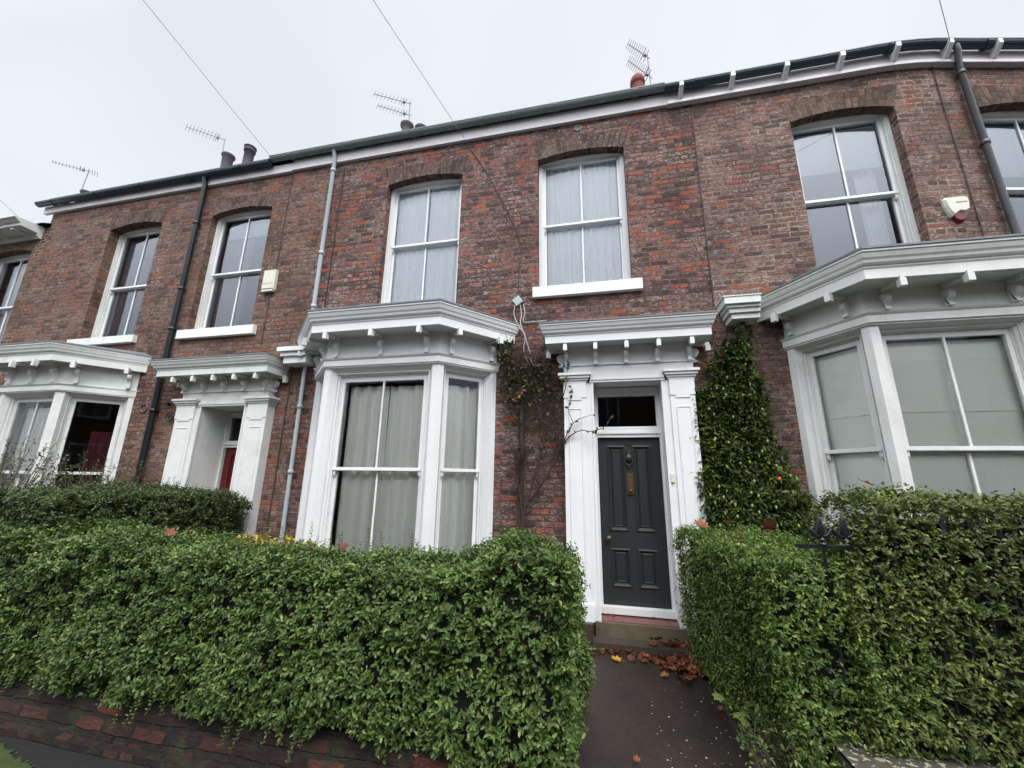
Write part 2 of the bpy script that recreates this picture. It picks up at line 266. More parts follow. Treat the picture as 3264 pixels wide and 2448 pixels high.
# ------------------------------------------------------------------ object helpers
ORIG = {}
def thing(name, label, cat, loc=(0, 0, 0), group=None, kind=None):
    o = bpy.data.objects.new(name, None); COL.objects.link(o); o.location = loc; ORIG[o] = Vector(loc)
    o.empty_display_size = .1; tag(o, label, cat, group, kind); return o
def tag(o, label=None, cat=None, group=None, kind=None):
    if label: o['label'] = label
    if cat: o['category'] = cat
    if group: o['group'] = group
    if kind: o['kind'] = kind
    return o
BEND = [False]
def bend(x): return .12 * max(0, min(x, 5.0) - 3.95) ** 2 + .20 * max(0, x - 5.0)
def link(name, me, parent=None, origin=None):
    o = bpy.data.objects.new(name, me); COL.objects.link(o)
    if parent is not None:
        o.parent = parent; ORIG[o] = ORIG[parent]
    else: ORIG[o] = Vector(origin or (0, 0, 0)); o.location = ORIG[o]
    return o
class MB:
    def __init__(s): s.v = []; s.f = []; s.uv = []; s.mi = []; s.sm = []
    def face(s, pts, uv=None, mi=0, smooth=False):
        i = len(s.v); s.v += [tuple(p) for p in pts]; s.f.append(tuple(range(i, i + len(pts))))
        if uv is None:
            a, b, c = Vector(pts[0]), Vector(pts[1]), Vector(pts[2]); n = (b - a).cross(c - a)
            if abs(n.z) > abs(n.x) and abs(n.z) > abs(n.y): uv = [(p[0], p[1]) for p in pts]
            elif abs(n.x) > abs(n.y): uv = [(p[1], p[2]) for p in pts]
            else: uv = [(p[0], p[2]) for p in pts]
        s.uv.append([tuple(u) for u in uv]); s.mi.append(mi); s.sm.append(smooth)
    def box(s, x0, x1, y0, y1, z0, z1, mi=0, F=None):
        g = (lambda x, y, z: F.p(x, z, y)) if F else (lambda x, y, z: (x, y, z))
        P = [g(x, y, z) for z in (z0, z1) for y in (y0, y1) for x in (x0, x1)]
        for q in ((0, 1, 5, 4), (3, 2, 6, 7), (2, 0, 4, 6), (1, 3, 7, 5), (4, 5, 7, 6), (2, 3, 1, 0)): s.face([P[i] for i in q], mi=mi)
    def tube(s, pts, r, n=8, mi=0, cap=True):
        pts = [Vector(p) for p in pts]; rings = []
        rr = r if isinstance(r, (list, tuple)) else [r] * len(pts)
        up = None
        for i, p in enumerate(pts):
            d = (pts[min(i + 1, len(pts) - 1)] - pts[max(i - 1, 0)]).normalized()
            if up is None: up = Vector((0, 0, 1)) if abs(d.z) < .9 else Vector((1, 0, 0))
            a = d.cross(up).normalized(); b = a.cross(d).normalized(); up = b
            rings.append([p + (a * math.cos(k * 2 * math.pi / n) + b * math.sin(k * 2 * math.pi / n)) * rr[i] for k in range(n)])
        i0 = len(s.v)
        for ring in rings: s.v += [tuple(q) for q in ring]
        for i in range(len(rings) - 1):
            for k in range(n):
                k2 = (k + 1) % n; f = (i0 + i * n + k, i0 + i * n + k2, i0 + (i + 1) * n + k2, i0 + (i + 1) * n + k)
                s.f.append(f); s.uv.append([(0, 0)] * 4); s.mi.append(mi); s.sm.append(True)
        if cap:
            for ring in (rings[0][::-1], rings[-1]): s.face(ring, uv=[(0, 0)] * n, mi=mi)
    def lathe(s, c, prof, n=16, mi=0, axis='z'):
        i0 = len(s.v)
        for r, h in prof:
            for k in range(n):
                a = 2 * math.pi * k / n; u, w = r * math.cos(a), r * math.sin(a)
                s.v.append((c[0] + u, c[1] + w, c[2] + h) if axis == 'z' else (c[0] + u, c[1] - h, c[2] + w))
        for i in range(len(prof) - 1):
            for k in range(n):
                k2 = (k + 1) % n
                s.f.append((i0 + i * n + k, i0 + i * n + k2, i0 + (i + 1) * n + k2, i0 + (i + 1) * n + k)); s.uv.append([(0, 0)] * 4); s.mi.append(mi); s.sm.append(True)
    def prism(s, poly, F, s0, s1, mi=0):
        # poly in (d, z) extruded along facet s
        a = [F.p(s0, z, d) for d, z in poly]; b = [F.p(s1, z, d) for d, z in poly]; n = len(poly)
        s.face(a, mi=mi); s.face(b[::-1], mi=mi)
        for i in range(n): j = (i + 1) % n; s.face([a[j], a[i], b[i], b[j]], mi=mi)
    def sweep(s, P, V, prof, mi=0):
        for i in range(len(P) - 1):
            for (t0, z0), (t1, z1) in zip(prof[:-1], prof[1:]):
                q = [(P[i][0] + V[i][0] * t0, P[i][1] + V[i][1] * t0, z0), (P[i + 1][0] + V[i + 1][0] * t0, P[i + 1][1] + V[i + 1][1] * t0, z0),
                     (P[i + 1][0] + V[i + 1][0] * t1, P[i + 1][1] + V[i + 1][1] * t1, z1), (P[i][0] + V[i][0] * t1, P[i][1] + V[i][1] * t1, z1)]
                s.face(q, mi=mi)
    def rings(s, F, s0, s1, z0, z1, steps, mi=0, zb=1.0):
        # nested picture-frame mouldings: steps = [(inset, depth), ...]
        for (i0, d0), (i1, d1) in zip(steps[:-1], steps[1:]):
            A = [(s0 + i0, z0 + i0 * zb), (s1 - i0, z0 + i0 * zb), (s1 - i0, z1 - i0), (s0 + i0, z1 - i0)]
            B = [(s0 + i1, z0 + i1 * zb), (s1 - i1, z0 + i1 * zb), (s1 - i1, z1 - i1), (s0 + i1, z1 - i1)]
            for k in range(4):
                j = (k + 1) % 4
                if (Vector(F.p(*A[k], d0)) - Vector(F.p(*B[k], d1))).length < 1e-6: continue
                s.face([F.p(*A[k], d0), F.p(*A[j], d0), F.p(*B[j], d1), F.p(*B[k], d1)], mi=mi)
    def build(s, name, mats, parent=None, kind=None, origin=None, weld=False):
        O = ORIG[parent] if parent is not None else Vector(origin or (0, 0, 0))
        me = bpy.data.meshes.new(name)
        V = [(x - O.x, y + (bend(x) if BEND[0] else 0) - O.y, z - O.z) for x, y, z in s.v]
        me.from_pydata(V, [], s.f)
        uvl = me.uv_layers.new(name='UVMap'); flat = [c for f in s.uv for u in f for c in u]; uvl.data.foreach_set('uv', flat)
        me.polygons.foreach_set('material_index', s.mi); me.polygons.foreach_set('use_smooth', s.sm)
        for m in (mats if isinstance(mats, (list, tuple)) else [mats]): me.materials.append(M[m])
        me.validate(); me.update()
        o = link(name, me, parent, origin)
        if kind: o['kind'] = kind
        return o
class Facet:
    def __init__(s, A, B):
        s.A = Vector(A); d = Vector(B) - s.A; s.L = d.length; s.d = d.normalized(); s.n = Vector((-s.d.y, s.d.x))
    def p(s, a, z, depth=0):
        q = s.A + s.d * a + s.n * depth; return (q.x, q.y, z)
FW = Facet((0, 0), (1, 0))   # the terrace wall: s = x, depth = y

# ------------------------------------------------------------------ building blocks
def wall_sheet(x0, x1, z0, z1, ops, mat, parent, step=.6):
    m = MB()
    xs = {x0, x1}; zs = {z0, z1}
    x = x0
    while x < x1: xs.add(round(x, 3)); x += step
    for a, b, c, d, dp in ops: xs |= {a, b}; zs |= {c, d}
    xs = sorted(v for v in xs if x0 <= v <= x1); zs = sorted(v for v in zs if z0 <= v <= z1)
    for i in range(len(xs) - 1):
        for j in range(len(zs) - 1):
            cx, cz = (xs[i] + xs[i + 1]) / 2, (zs[j] + zs[j + 1]) / 2
            if any(a < cx < b and c < cz < d for a, b, c, d, dp in ops): continue
            m.face([(xs[i], 0, zs[j]), (xs[i + 1], 0, zs[j]), (xs[i + 1], 0, zs[j + 1]), (xs[i], 0, zs[j + 1])])
    for a, b, c, d, dp in ops:
        if dp <= 0: continue
        m.face([(a, 0, c), (a, dp, c), (a, dp, d), (a, 0, d)], uv=[(a, c), (a + dp, c), (a + dp, d), (a, d)])
        m.face([(b, dp, c), (b, 0, c), (b, 0, d), (b, dp, d)], uv=[(b - dp, c), (b, c), (b, d), (b - dp, d)])
        m.face([(a, dp, c), (a, 0, c), (b, 0, c), (b, dp, c)])
        m.face([(a, 0, d), (a, dp, d), (b, dp, d), (b, 0, d)])
    return m.build('wall', mat, parent)

def arch(x0, x1, zs, rise, top, dp, mat, parent):
    m = MB(); N = 14
    zc = lambda t: zs + rise * (1 - (2 * t - 1) ** 2)
    for i in range(N):
        t0, t1 = i / N, (i + 1) / N
        xa, xb = x0 + (x1 - x0) * t0, x0 + (x1 - x0) * t1
        ua = x0 - .10 + (x1 - x0 + .2) * t0; ub = x0 - .10 + (x1 - x0 + .2) * t1
        za, zb = zc(t0), zc(t1)
        m.face([(xa, -.004, za), (xb, -.004, zb), (ub, -.004, top), (ua, -.004, top)], uv=[(0.01, xa), (0.01, xb), (.36, xb), (.36, xa)])
        m.face([(xa, dp, za), (xb, dp, zb), (xb, -.004, zb), (xa, -.004, za)], uv=[(.01 - dp, xa), (.01 - dp, xb), (.01, xb), (.01, xa)])
        m.face([(ua, -.004, top), (ub, -.004, top), (ub, .01, top), (ua, .01, top)])
    for sx, ux in ((x0, x0 - .10), (x1, x1 + .10)):
        m.face([(sx, -.004, zs), (sx, .01, zs), (ux, .01, top), (ux, -.004, top)])
    return m.build('brick_arch', mat, parent)

def curtain(F, s0, s1, z0, z1, d, mat, parent, amp=.02, n=9, name='curtain', flare=0):
    m = MB(); N = n * 8; ph = random.random() * 9
    fr = [random.uniform(.7, 1.4) for _ in range(4)]
    def dd(t, zt):
        a = sum(math.sin(t * n * 2 * math.pi * f * (.6 + .3 * k) + ph * (k + 1) + zt * .5) / (k + 1) for k, f in enumerate(fr)) * amp
        return a * (.65 + .35 * (1 - zt))
    Z = [z0, z0 + (z1 - z0) * .33, z0 + (z1 - z0) * .66, z1 - .02, z1]
    idx = []
    for z in Z:
        zt = (z - z0) / (z1 - z0)
        row = []
        for i in range(N + 1):
            t = i / N; row.append(len(m.v)); m.v.append(F.p(s0 + (s1 - s0) * t + flare * (1 - zt) * (t - .5), z, d + dd(t, zt)))
        idx.append(row)
    for a, b in zip(idx[:-1], idx[1:]):
        for i in range(N):
            m.f.append((a[i], a[i + 1], b[i + 1], b[i])); m.uv.append([(0, 0)] * 4); m.mi.append(0); m.sm.append(True)
    return m.build(name, mat, parent)

def sash_window(F, s0, s1, z0, z1, d, part, zmid=None, bars=1, glassm='glass', mat='white_sash', st=.045, top_rail=.05, bot_rail=.08):
    zmid = zmid or (z0 + z1) / 2
    for (a, b, dd, lower) in ((zmid - .02, z1, d, False), (z0, zmid + .02, d + .045, True)):
        m = MB(); t = .04
        m.box(s0, s0 + st, dd, dd + t, a, b, F=F); m.box(s1 - st, s1, dd, dd + t, a, b, F=F)
        r0 = .045 if not lower else bot_rail; r1 = top_rail if not lower else .045
        m.box(s0 + st, s1 - st, dd, dd + t, a, a + r0, F=F); m.box(s0 + st, s1 - st, dd, dd + t, b - r1, b, F=F)
        for k in range(bars):
            c = s0 + st + (s1 - s0 - 2 * st) * (k + 1) / (bars + 1)
            m.box(c - .011, c + .011, dd + .003, dd + t - .006, a + r0, b - r1, F=F)
        if not lower:
            m.box(s0, s1, dd - .012, dd - .001, a + .004, a + .040, F=F)       # projecting meeting rail bead
            for c in (s0, s1 - st):                                             # sash horns
                m.prism([(dd + .002, a), (dd + .036, a), (dd + .034, a - .05), (dd + .02, a - .075), (dd + .006, a - .05)], F, c + .004, c + st - .004)
        m.build('sash', mat, part)
        g = MB(); c = dd + t * .5
        g.face([F.p(s0 + st - .01, a + r0 - .01, c), F.p(s1 - st + .01, a + r0 - .01, c), F.p(s1 - st + .01, b - r1 + .01, c), F.p(s0 + st - .01, b - r1 + .01, c)])
        g.build('pane', glassm, part)

def upper_window(house, x0, x1, z0, z1, dp, mat='white', zmid=None, glassm='glass_up', sill=None, sillmat='white', label=None, shift=0):
    m = MB()
    m.rings(FW, x0, x1, z0, z1 + .10, [(0, dp - .0), (.045, dp), (.045, dp + .02), (.06, dp + .02), (.06, dp + .05), (.075, dp + .05), (.075, dp + .16)], zb=.5)
    w = m.build('window', mat, house)
    if label: w['label'] = label
    sash_window(FW, x0 + .062, x1 - .062, z0 + .03, z1 + .035, dp + .055, w, zmid, glassm=glassm)
    if sill:
        q = MB(); a, b, c, d = sill
        q.box(a, b, -.075, dp + .01, c, d); q.box(a + .1, b - .1, dp - .02, dp + .05, d + .001, d + .03); q.build('sill', sillmat, w)
    return w

def bracket(F, s, zs, part, mat='white', w=.055, reach=.36, drop=.30, off=0):
    # moulded bracket: block under the front of the soffit, thin arm, scroll on the frieze (depth is negative outwards)
    m = MB(); a, b = s - w / 2, s + w / 2
    m.box(a, b, -reach, -reach + .06, zs - .115, zs - .035, F=F)
    m.box(a + .01, b - .01, -reach + .008, -reach + .052, zs - .034, zs - .001, F=F)
    m.box(a + .012, b - .012, -reach + .0525, -.001, zs - .05, zs - .001, F=F)
    pr = [(0, zs - .075), (-.05, zs - .075), (-.085, zs - .095), (-.097, zs - .13), (-.085, zs - .165), (-.055, zs - .20), (-.042, zs - .235), (-.042, zs - drop + .03), (-.07, zs - drop + .028), (-.07, zs - drop), (0, zs - drop)]
    m.prism(pr[::-1], F, a, b)
    return m.build('bracket', mat, part)

CORN = [(.0, 0), (.70, 0), (.70, -.018), (.76, -.018), (.76, .085), (.79, .10), (.79, .118), (.83, .122), (.87, .14), (.89, .165), (.93, .185), (.96, .215), (.97, .235), (1.0, .237), (1.0, .262)]
def cornice(P, Q, zs, parent, mat='white', scale=1.0, rooflift=.10, roofmat='lead', back=None, name='cornice'):
    V = [(q[0] - p[0], q[1] - p[1]) for p, q in zip(P, Q)]
    m = MB(); m.sweep(P, V, [(t, zs + z * scale) for t, z in CORN]); 
    top = zs + CORN[-1][1] * scale
    # end caps
    for i in (0, -1):
        pts = [(P[i][0] + V[i][0] * t, P[i][1] + V[i][1] * t, zs + z * scale) for t, z in CORN] + [(P[i][0], P[i][1], top)]
        m.face(pts)
    m.build(name, mat, parent)
    r = MB(); n = len(P)
    V2 = [(Q[i][0] + V[i][0] * .03, Q[i][1] + V[i][1] * .03) for i in range(n)]
    r.sweep(P, [(V2[i][0] - P[i][0], V2[i][1] - P[i][1]) for i in range(n)], [(.97, top + .001), (1, top + .001), (1, top + .022), (.9, top + .032)])
    cx = [(P[i][0] * .97 + .03 * P[n // 2][0], max(P[i][1], -.004)) for i in range(n)]
    xs0, xs1 = P[0][0], P[-1][0]
    for i in range(n - 1):
        a, b = (V2[i][0] * .9 + P[i][0] * .1, V2[i][1] * .9 + P[i][1] * .1), (V2[i + 1][0] * .9 + P[i + 1][0] * .1, V2[i + 1][1] * .9 + P[i + 1][1] * .1)
        wa, wb = (min(max(a[0], xs0), xs1), 0.0), (min(max(b[0], xs0), xs1), 0.0)
        pts = [(a[0], a[1], top + .032), (b[0], b[1], top + .032)]
        if abs(b[1]) > 1e-3 or abs(b[0] - wb[0]) > 1e-3: pts.append((wb[0], 0, top + rooflift))
        if (abs(a[1]) > 1e-3 or abs(a[0] - wa[0]) > 1e-3) and abs(wa[0] - wb[0]) > 1e-4: pts.append((wa[0], 0, top + rooflift))
        if len(pts) >= 3: r.face(pts)
    r.build('lead_roof', roofmat, parent)
    return V

def bay(house, P, Q, zl, zs, zmid, mat='white', curt=('greycurtain',) * 3, bars=(0, 1, 0), fm=.25, cm=.2, n_front=3, zbase=.25, zsill=.68, label=None, sidebr=True, kind3='curtain', stub=None):
    F = [Facet(P[i], P[i + 1]) for i in range(3)]
    m = MB()
    for i, f in enumerate(F):
        edge = .085 if i == 1 else .075
        zo = zsill
        m.face([f.p(0, zbase), f.p(f.L, zbase), f.p(f.L, zo), f.p(0, zo)])
        m.face([f.p(0, zo), f.p(edge, zo), f.p(edge, zl), f.p(0, zl)]); m.face([f.p(f.L - edge, zo), f.p(f.L, zo), f.p(f.L, zl), f.p(f.L - edge, zl)])
        tot = (fm if i == 1 else cm) - .04
        k = tot - edge
        m.rings(f, edge, f.L - edge, zo, zl, [(0, 0), (k * .50, .075), (k * .52, .062), (k * .62, .062), (k * .64, .085), (k * .80, .10), (k * .82, .125), (k, .125), (k, .28)], zb=.3)
        # moulded panel below the sill
        m.rings(f, edge + .04, f.L - edge - .04, zbase + .08, zo - .08, [(0, -.004), (.02, -.012), (.04, .0), (.05, .0)])
    # architrave band and frieze: body ring proud of the wall line
    V = [(q[0] - p[0], q[1] - p[1]) for p, q in zip(P, Q)]
    ln = .45
    pr = [(0, zl), (.025 / ln, zl), (.025 / ln, zl + .018), (.045 / ln, zl + .02), (.045 / ln, zl + .098), (.06 / ln, zl + .11), (.075 / ln, zl + .128), (.03 / ln, zl + .135), (.03 / ln, zl + .145), (0, zl + .145), (0, zs + .01)]
    m.sweep(P, V, pr)
    w = m.build('bay_window', mat, house)
    if label: w['label'] = label
    cornice(P, Q, zs, w, mat)
    # interior backing (ceiling board of the bay) keeps sky out
    c = MB(); c.face([(p[0], p[1] + (.02 if p[1] < -.1 else .3), zl + .12) for p in P]); c.build('bay_ceiling', 'room', w)
    for i, f in enumerate(F):
        mg = (fm if i == 1 else cm)
        a, b = mg - .04 + .002, f.L - mg + .04 - .002
        sash_window(f, a, b, zsill + .03, zl - (mg - .04 - (.085 if i == 1 else .075)) + .0 - .002, .13, w, zmid, bars=bars[i], mat=mat if mat != 'white' else 'white_sash', st=.042)
        cm_ = curt[i]
        zt = zl - .16
        if cm_:
            for (u0, u1, mt, nm, am) in cm_:
                s_a = a - .06 + (b - a + .12) * u0; s_b = a - .06 + (b - a + .12) * u1
                if nm == 'blind':
                    q = MB(); q.box(s_a, s_b, .222, .225, zsill, zt + .02, F=f)
                    q.box(s_a, s_b, .212, .2215, zmid + .38, zmid + .405, F=f); q.build('blind', mt, w)
                else:
                    curtain(f, s_a, s_b, zsill, zt - am[2], .30, mt, w, am[0] * 1.0, am[1] + 1)
    # brackets
    f = F[1]
    for k in range(n_front):
        bracket(f, .17 + (f.L - .34) * k / (n_front - 1), zs, w, mat, drop=zs - zl - .147, reach=.33)
    for f, fr in ((F[0], (.12, .82)), (F[2], (.18, .88))):
        for t in fr: bracket(f, f.L * t, zs, w, mat, drop=zs - zl - .147, reach=.33)
    return w

def pilaster(x0, x1, z0, ztop, y, parent, mat, cap=.13):
    m = MB(); zc = ztop - cap
    m.box(x0, x1, y, .02, z0, zc)
    m.box(x0 - .025, x1 + .025, y - .025, .018, z0, z0 + .18)            # plinth block
    F_ = Facet((x0, y), (x1, y)); w = x1 - x0
    m.rings(F_, .055, w - .055, z0 + .35, zc - .34, [(0, -.003), (0, -.001), (.012, -.009), (.024, .0), (.03, .008), (.05, .008)])
    m.box(x0 - .004, x1 + .004, y - .010, y - .0005, zc - .20, zc - .001)                          # shaped necking block
    m.box(x0 + .06, x1 - .06, y - .010, y - .0005, zc - .235, zc - .2005)
    for k, (a, h0, h1) in enumerate(((.012, 0, .03), (.028, .031, .06), (.05, .061, .095), (.07, .096, cap))):
        m.box(x0 - a, x1 + a, y - a, .016, zc + h0, zc + h1)
    return m.build('pilaster', mat, parent)

def panel_door(x0, x1, z0, z1, y, parent, mat, lpan=None):
    m = MB(); w = x1 - x0
    m.box(x0, x1, y + .02, y + .055, z0, z1)
    f = Facet((x0, y), (x1, y)); h = z1 - z0
    # stiles and rails as a sheet around four sunk panels
    pans = [(.115 * w / .8, .355 * w / .8, .42 * h, .95 * h), (.445 * w / .8, .685 * w / .8, .42 * h, .95 * h), (.115 * w / .8, .355 * w / .8, .10 * h, .32 * h), (.445 * w / .8, .685 * w / .8, .10 * h, .32 * h)]
    xs = sorted({0, w} | {a for p in pans for a in p[:2]}); zs = sorted({0, h} | {a for p in pans for a in p[2:]})
    for i in range(len(xs) - 1):
        for j in range(len(zs) - 1):
            cx, cz = (xs[i] + xs[i + 1]) / 2, (zs[j] + zs[j + 1]) / 2
            if any(p[0] < cx < p[1] and p[2] < cz < p[3] for p in pans): continue
            m.face([f.p(xs[i], z0 + zs[j]), f.p(xs[i + 1], z0 + zs[j]), f.p(xs[i + 1], z0 + zs[j + 1]), f.p(xs[i], z0 + zs[j + 1])])
    m.box(x0, x0 + .003, y, y + .03, z0, z1); m.box(x1 - .003, x1, y, y + .03, z0, z1)
    for p in pans:
        m.rings(f, p[0], p[1], z0 + p[2], z0 + p[3], [(0, 0), (0, -.010), (.016, -.016), (.028, -.006), (.030, .012), (.045, .017), (.052, .010), (.062, .004), (.070, .014), (.118, .014)])
    return m.build('door', mat, parent)

def doorway(house, cx0, cx1, pl, pr, ztop, zdoor0, zdoor1, zf0, zf1, ydoor, zs, corn, mat, doormat, zbase=.25, frx=None, nb=5):
    # surround: jamb linings, head, architrave, frieze
    m = MB(); y = -.15
    a, b = cx0, cx1
    m.box(pl[1] - .001, a, y + .02, ydoor + .03, zbase, ztop - .13); m.box(b, pr[0] + .001, y + .02, ydoor + .03, zbase, ztop - .13)
    m.box(a - .015, a + .012, y + .008, y + .035, zbase, ztop - .13); m.box(b - .012, b + .015, y + .008, y + .035, zbase, ztop - .13)
    f0, f1 = frx
    m.box(pl[1] + .05, pr[0] - .05, y + .0, ydoor + .05, ztop - .128, ztop - .10); m.box(pl[1] + .06, pr[0] - .06, y - .012, y + .0, ztop - .10, ztop - .07)
    m.box(pl[1] + .06, pr[0] - .06, y + .0, .02, ztop - .10, ztop + .001)
    m.box(f0, f1, y + .01, .0, ztop + .002, ztop + .105); m.box(f0 - .02, f1 + .02, y - .012, 0, ztop + .106, ztop + .125)
    m.box(f0 + .004, f1 - .004, y + .012, 0, ztop + .126, zs + .01)
    s = m.build('door_surround', mat, house)
    pilaster(pl[0], pl[1], zbase, ztop, y, s, mat); pilaster(pr[0], pr[1], zbase, ztop, y, s, mat)
    P = [(f0, 0), (f0, y + .01), (f1, y + .01), (f1, 0)]
    Q = [(corn[0], 0), (corn[0], corn[2]), (corn[1], corn[2]), (corn[1], 0)]
    cornice(P, Q, zs, s, mat, scale=.88, rooflift=.05)
    F = Facet((f0, y + .01), (f1, y + .01))
    for k in range(nb): bracket(F, .045 + (F.L - .09) * k / (nb - 1), zs, s, mat, reach=.27, drop=.26, w=.05)
    for FF in (Facet((f0, 0), (f0, y + .01)), Facet((f1, y + .01), (f1, 0))):
        bracket(FF, .075, zs, s, mat, reach=.24, drop=.26, w=.05)
    # door frame with transom and fanlight
    q = MB(); fx0, fx1 = a + .002, b - .002
    dx0, dx1 = a + .042, b - .035
    q.box(fx0, dx0, ydoor - .05, ydoor + .06, zdoor0, ztop - .14); q.box(dx1, fx1, ydoor - .05, ydoor + .06, zdoor0, ztop - .14)
    q.box(dx0, dx1, ydoor - .055, ydoor + .05, zdoor1 + .004, zf0 - .02); q.box(dx0, dx1, ydoor - .075, ydoor - .056, zdoor1 + .05, zdoor1 + .075)
    q.box(dx0, dx1, ydoor - .03, ydoor + .05, zf0 - .019, zf0)
    q.box(dx0, dx1, ydoor - .03, ydoor + .05, zf1, ztop - .14)
    q.box(dx0, dx0 + .02, ydoor - .02, ydoor + .05, zf0 + .001, zf1 - .001); q.box(dx1 - .02, dx1, ydoor - .02, ydoor + .05, zf0 + .001, zf1 - .001)
    fr = q.build('door_frame', mat, house)
    g = MB(); g.face([(dx0 + .01, ydoor + .01, zf0 - .005), (dx1 - .01, ydoor + .01, zf0 - .005), (dx1 - .01, ydoor + .01, zf1 + .005), (dx0 + .01, ydoor + .01, zf1 + .005)])
    g.build('fanlight', 'glass', fr)
    t = MB(); t.box(a - .01, b + .01, ydoor - .10, ydoor + .06, zdoor0 - .075, zdoor0 - .002); t.build('threshold', mat, fr)
    d = panel_door(dx0 + .003, dx1 - .003, zdoor0 + .004, zdoor1, ydoor, house, doormat)
    return s, d, fr

def interior(house, x0, x1):
    m = MB()
    for (a, b, c, d, e, f) in ((x0, x1, 4.0, 4.05, 0, 7.4), (x0 + .02, x0 + .05, .6, 4, 0, 7.4), (x1 - .05, x1 - .02, .6, 4, 0, 7.4), (x0, x1, .5, 4, 3.75, 3.95), (x0, x1, .3, 4, 7.35, 7.4), (x0, x1, .5, 4, .05, .1)):
        m.box(a, b, c, d, e, f)
    m.build('room_interior', 'room', house)

def roof(house, x0, x1, z=7.78):
    m = MB(); m.face([(x0, -.14, z), (x1, -.14, z), (x1, 4.6, z + 2.7), (x0, 4.6, z + 2.7)]); m.face([(x1, 4.6, z + 2.7), (x1, 9.3, z), (x0, 9.3, z), (x0, 4.6, z + 2.7)][::-1])
    m.face([(x0, 9.3, 0), (x1, 9.3, 0), (x1, 9.3, z), (x0, 9.3, z)])
    for x in (x0 + .01, x1 - .01): m.face([(x, 0.02, 0), (x, 9.3, 0), (x, 9.3, z), (x, 4.6, z + 2.7), (x, 0.02, z + .05)])
    return m.build('roof', 'slate', house)

def chimney(house, x, y, z0, z1, w, pots, mat='brick15'):
    m = MB(); m.box(x - w / 2, x + w / 2, y - .35, y + .35, z0, z1 - .2); m.box(x - w / 2 - .05, x + w / 2 + .05, y - .4, y + .4, z1 - .2, z1)
    c = m.build('chimney', mat, house)
    for px, py, h, mt, sh in pots:
        p = MB()
        if sh == 'rim': prof = [(.16, 0), (.15, .05), (.14, h * .5), (.135, h - .17), (.165, h - .16), (.165, h - .12), (.15, h - .10), (.155, h - .04), (.175, h - .03), (.175, h), (.13, h), (.13, h - .2)]
        elif sh == 'hood': prof = [(.16, 0), (.15, h * .55), (.15, h * .6), (.18, h * .63), (.18, h * .72), (.165, h * .84), (.12, h * .94), (.05, h), (.0, h)]
        else: prof = [(.16, 0), (.15, .1), (.14, h * .6), (.15, h - .1), (.19, h - .05), (.19, h), (.145, h), (.14, h - .15)]
        p.lathe((px, py, z1), prof, 18); p.build('chimney_pot', mt, c)
    return c

def eaves(house, x0, x1, gx0, gx1, gmat, zf0=7.50, zf1=7.76, zg=7.74, fmat='fascia', corbels=None, name='gutter', yf=-.06, step=.5):
    m = MB(); xs = list(np.arange(x0, x1, step)) + [x1]
    for a, b in zip(xs[:-1], xs[1:]):
        m.box(a, b, yf, .0, zf0 + .002, zf1)
        if corbels: m.box(a, b, yf - .03, yf - .001, zf0, zf0 + .05)
    f = m.build('fascia', fmat, house)
    q = MB(); u = MB()
    xs = list(np.arange(x0, x1, .9)) + [x1]
    if corbels:
        for c in corbels:
            u = MB(); u.prism([(yf - .001, zf0 + .05), (yf - .001, zf1 - .03), (yf - .165, zf1 - .03), (yf - .165, zf1 - .10), (yf - .04, zf0 + .055)], FW, c - .028, c + .028)
            u.build('eaves_bracket', 'white', f)
    g = MB(); xs = list(np.arange(gx0, gx1, step)) + [gx1]; r = .066; yc = yf - .078
    n = 8
    for a, b in zip(xs[:-1], xs[1:]):
        for k in range(n):
            t0, t1 = math.pi + math.pi * k / n, math.pi + math.pi * (k + 1) / n
            for rr, flip in ((r, False), (r - .008, True)):
                p = [(a, yc + rr * math.cos(t0), zg + rr * math.sin(t0)), (b, yc + rr * math.cos(t0), zg + rr * math.sin(t0)), (b, yc + rr * math.cos(t1), zg + rr * math.sin(t1)), (a, yc + rr * math.cos(t1), zg + rr * math.sin(t1))]
                g.face(p[::-1] if flip else p, smooth=True)
        g.box(a, b, yc - r - .006, yc - r + .006, zg - .004, zg + .012)
    x = gx0 + .45
    while x < gx1 - .1:
        for k in range(n):
            t0, t1 = math.pi + math.pi * k / n, math.pi + math.pi * (k + 1) / n; rr = r + .012
            g.face([(x - .035, yc + rr * math.cos(t0), zg + rr * math.sin(t0)), (x + .035, yc + rr * math.cos(t0), zg + rr * math.sin(t0)), (x + .035, yc + rr * math.cos(t1), zg + rr * math.sin(t1)), (x - .035, yc + rr * math.cos(t1), zg + rr * math.sin(t1))])
            for sx in (x - .035, x + .035):
                g.face([(sx, yc + rr * math.cos(t0), zg + rr * math.sin(t0)), (sx, yc + rr * math.cos(t1), zg + rr * math.sin(t1)), (sx, yc + (r - .002) * math.cos(t1), zg + (r - .002) * math.sin(t1)), (sx, yc + (r - .002) * math.cos(t0), zg + (r - .002) * math.sin(t0))])
        x += 1.25
    for ex in (gx0, gx1):
        g.face([(ex, yc + r * math.cos(math.pi + math.pi * k / n), zg + r * math.sin(math.pi + math.pi * k / n)) for k in range(n + 1)])
    g.build('gutter', gmat, house)
    return f

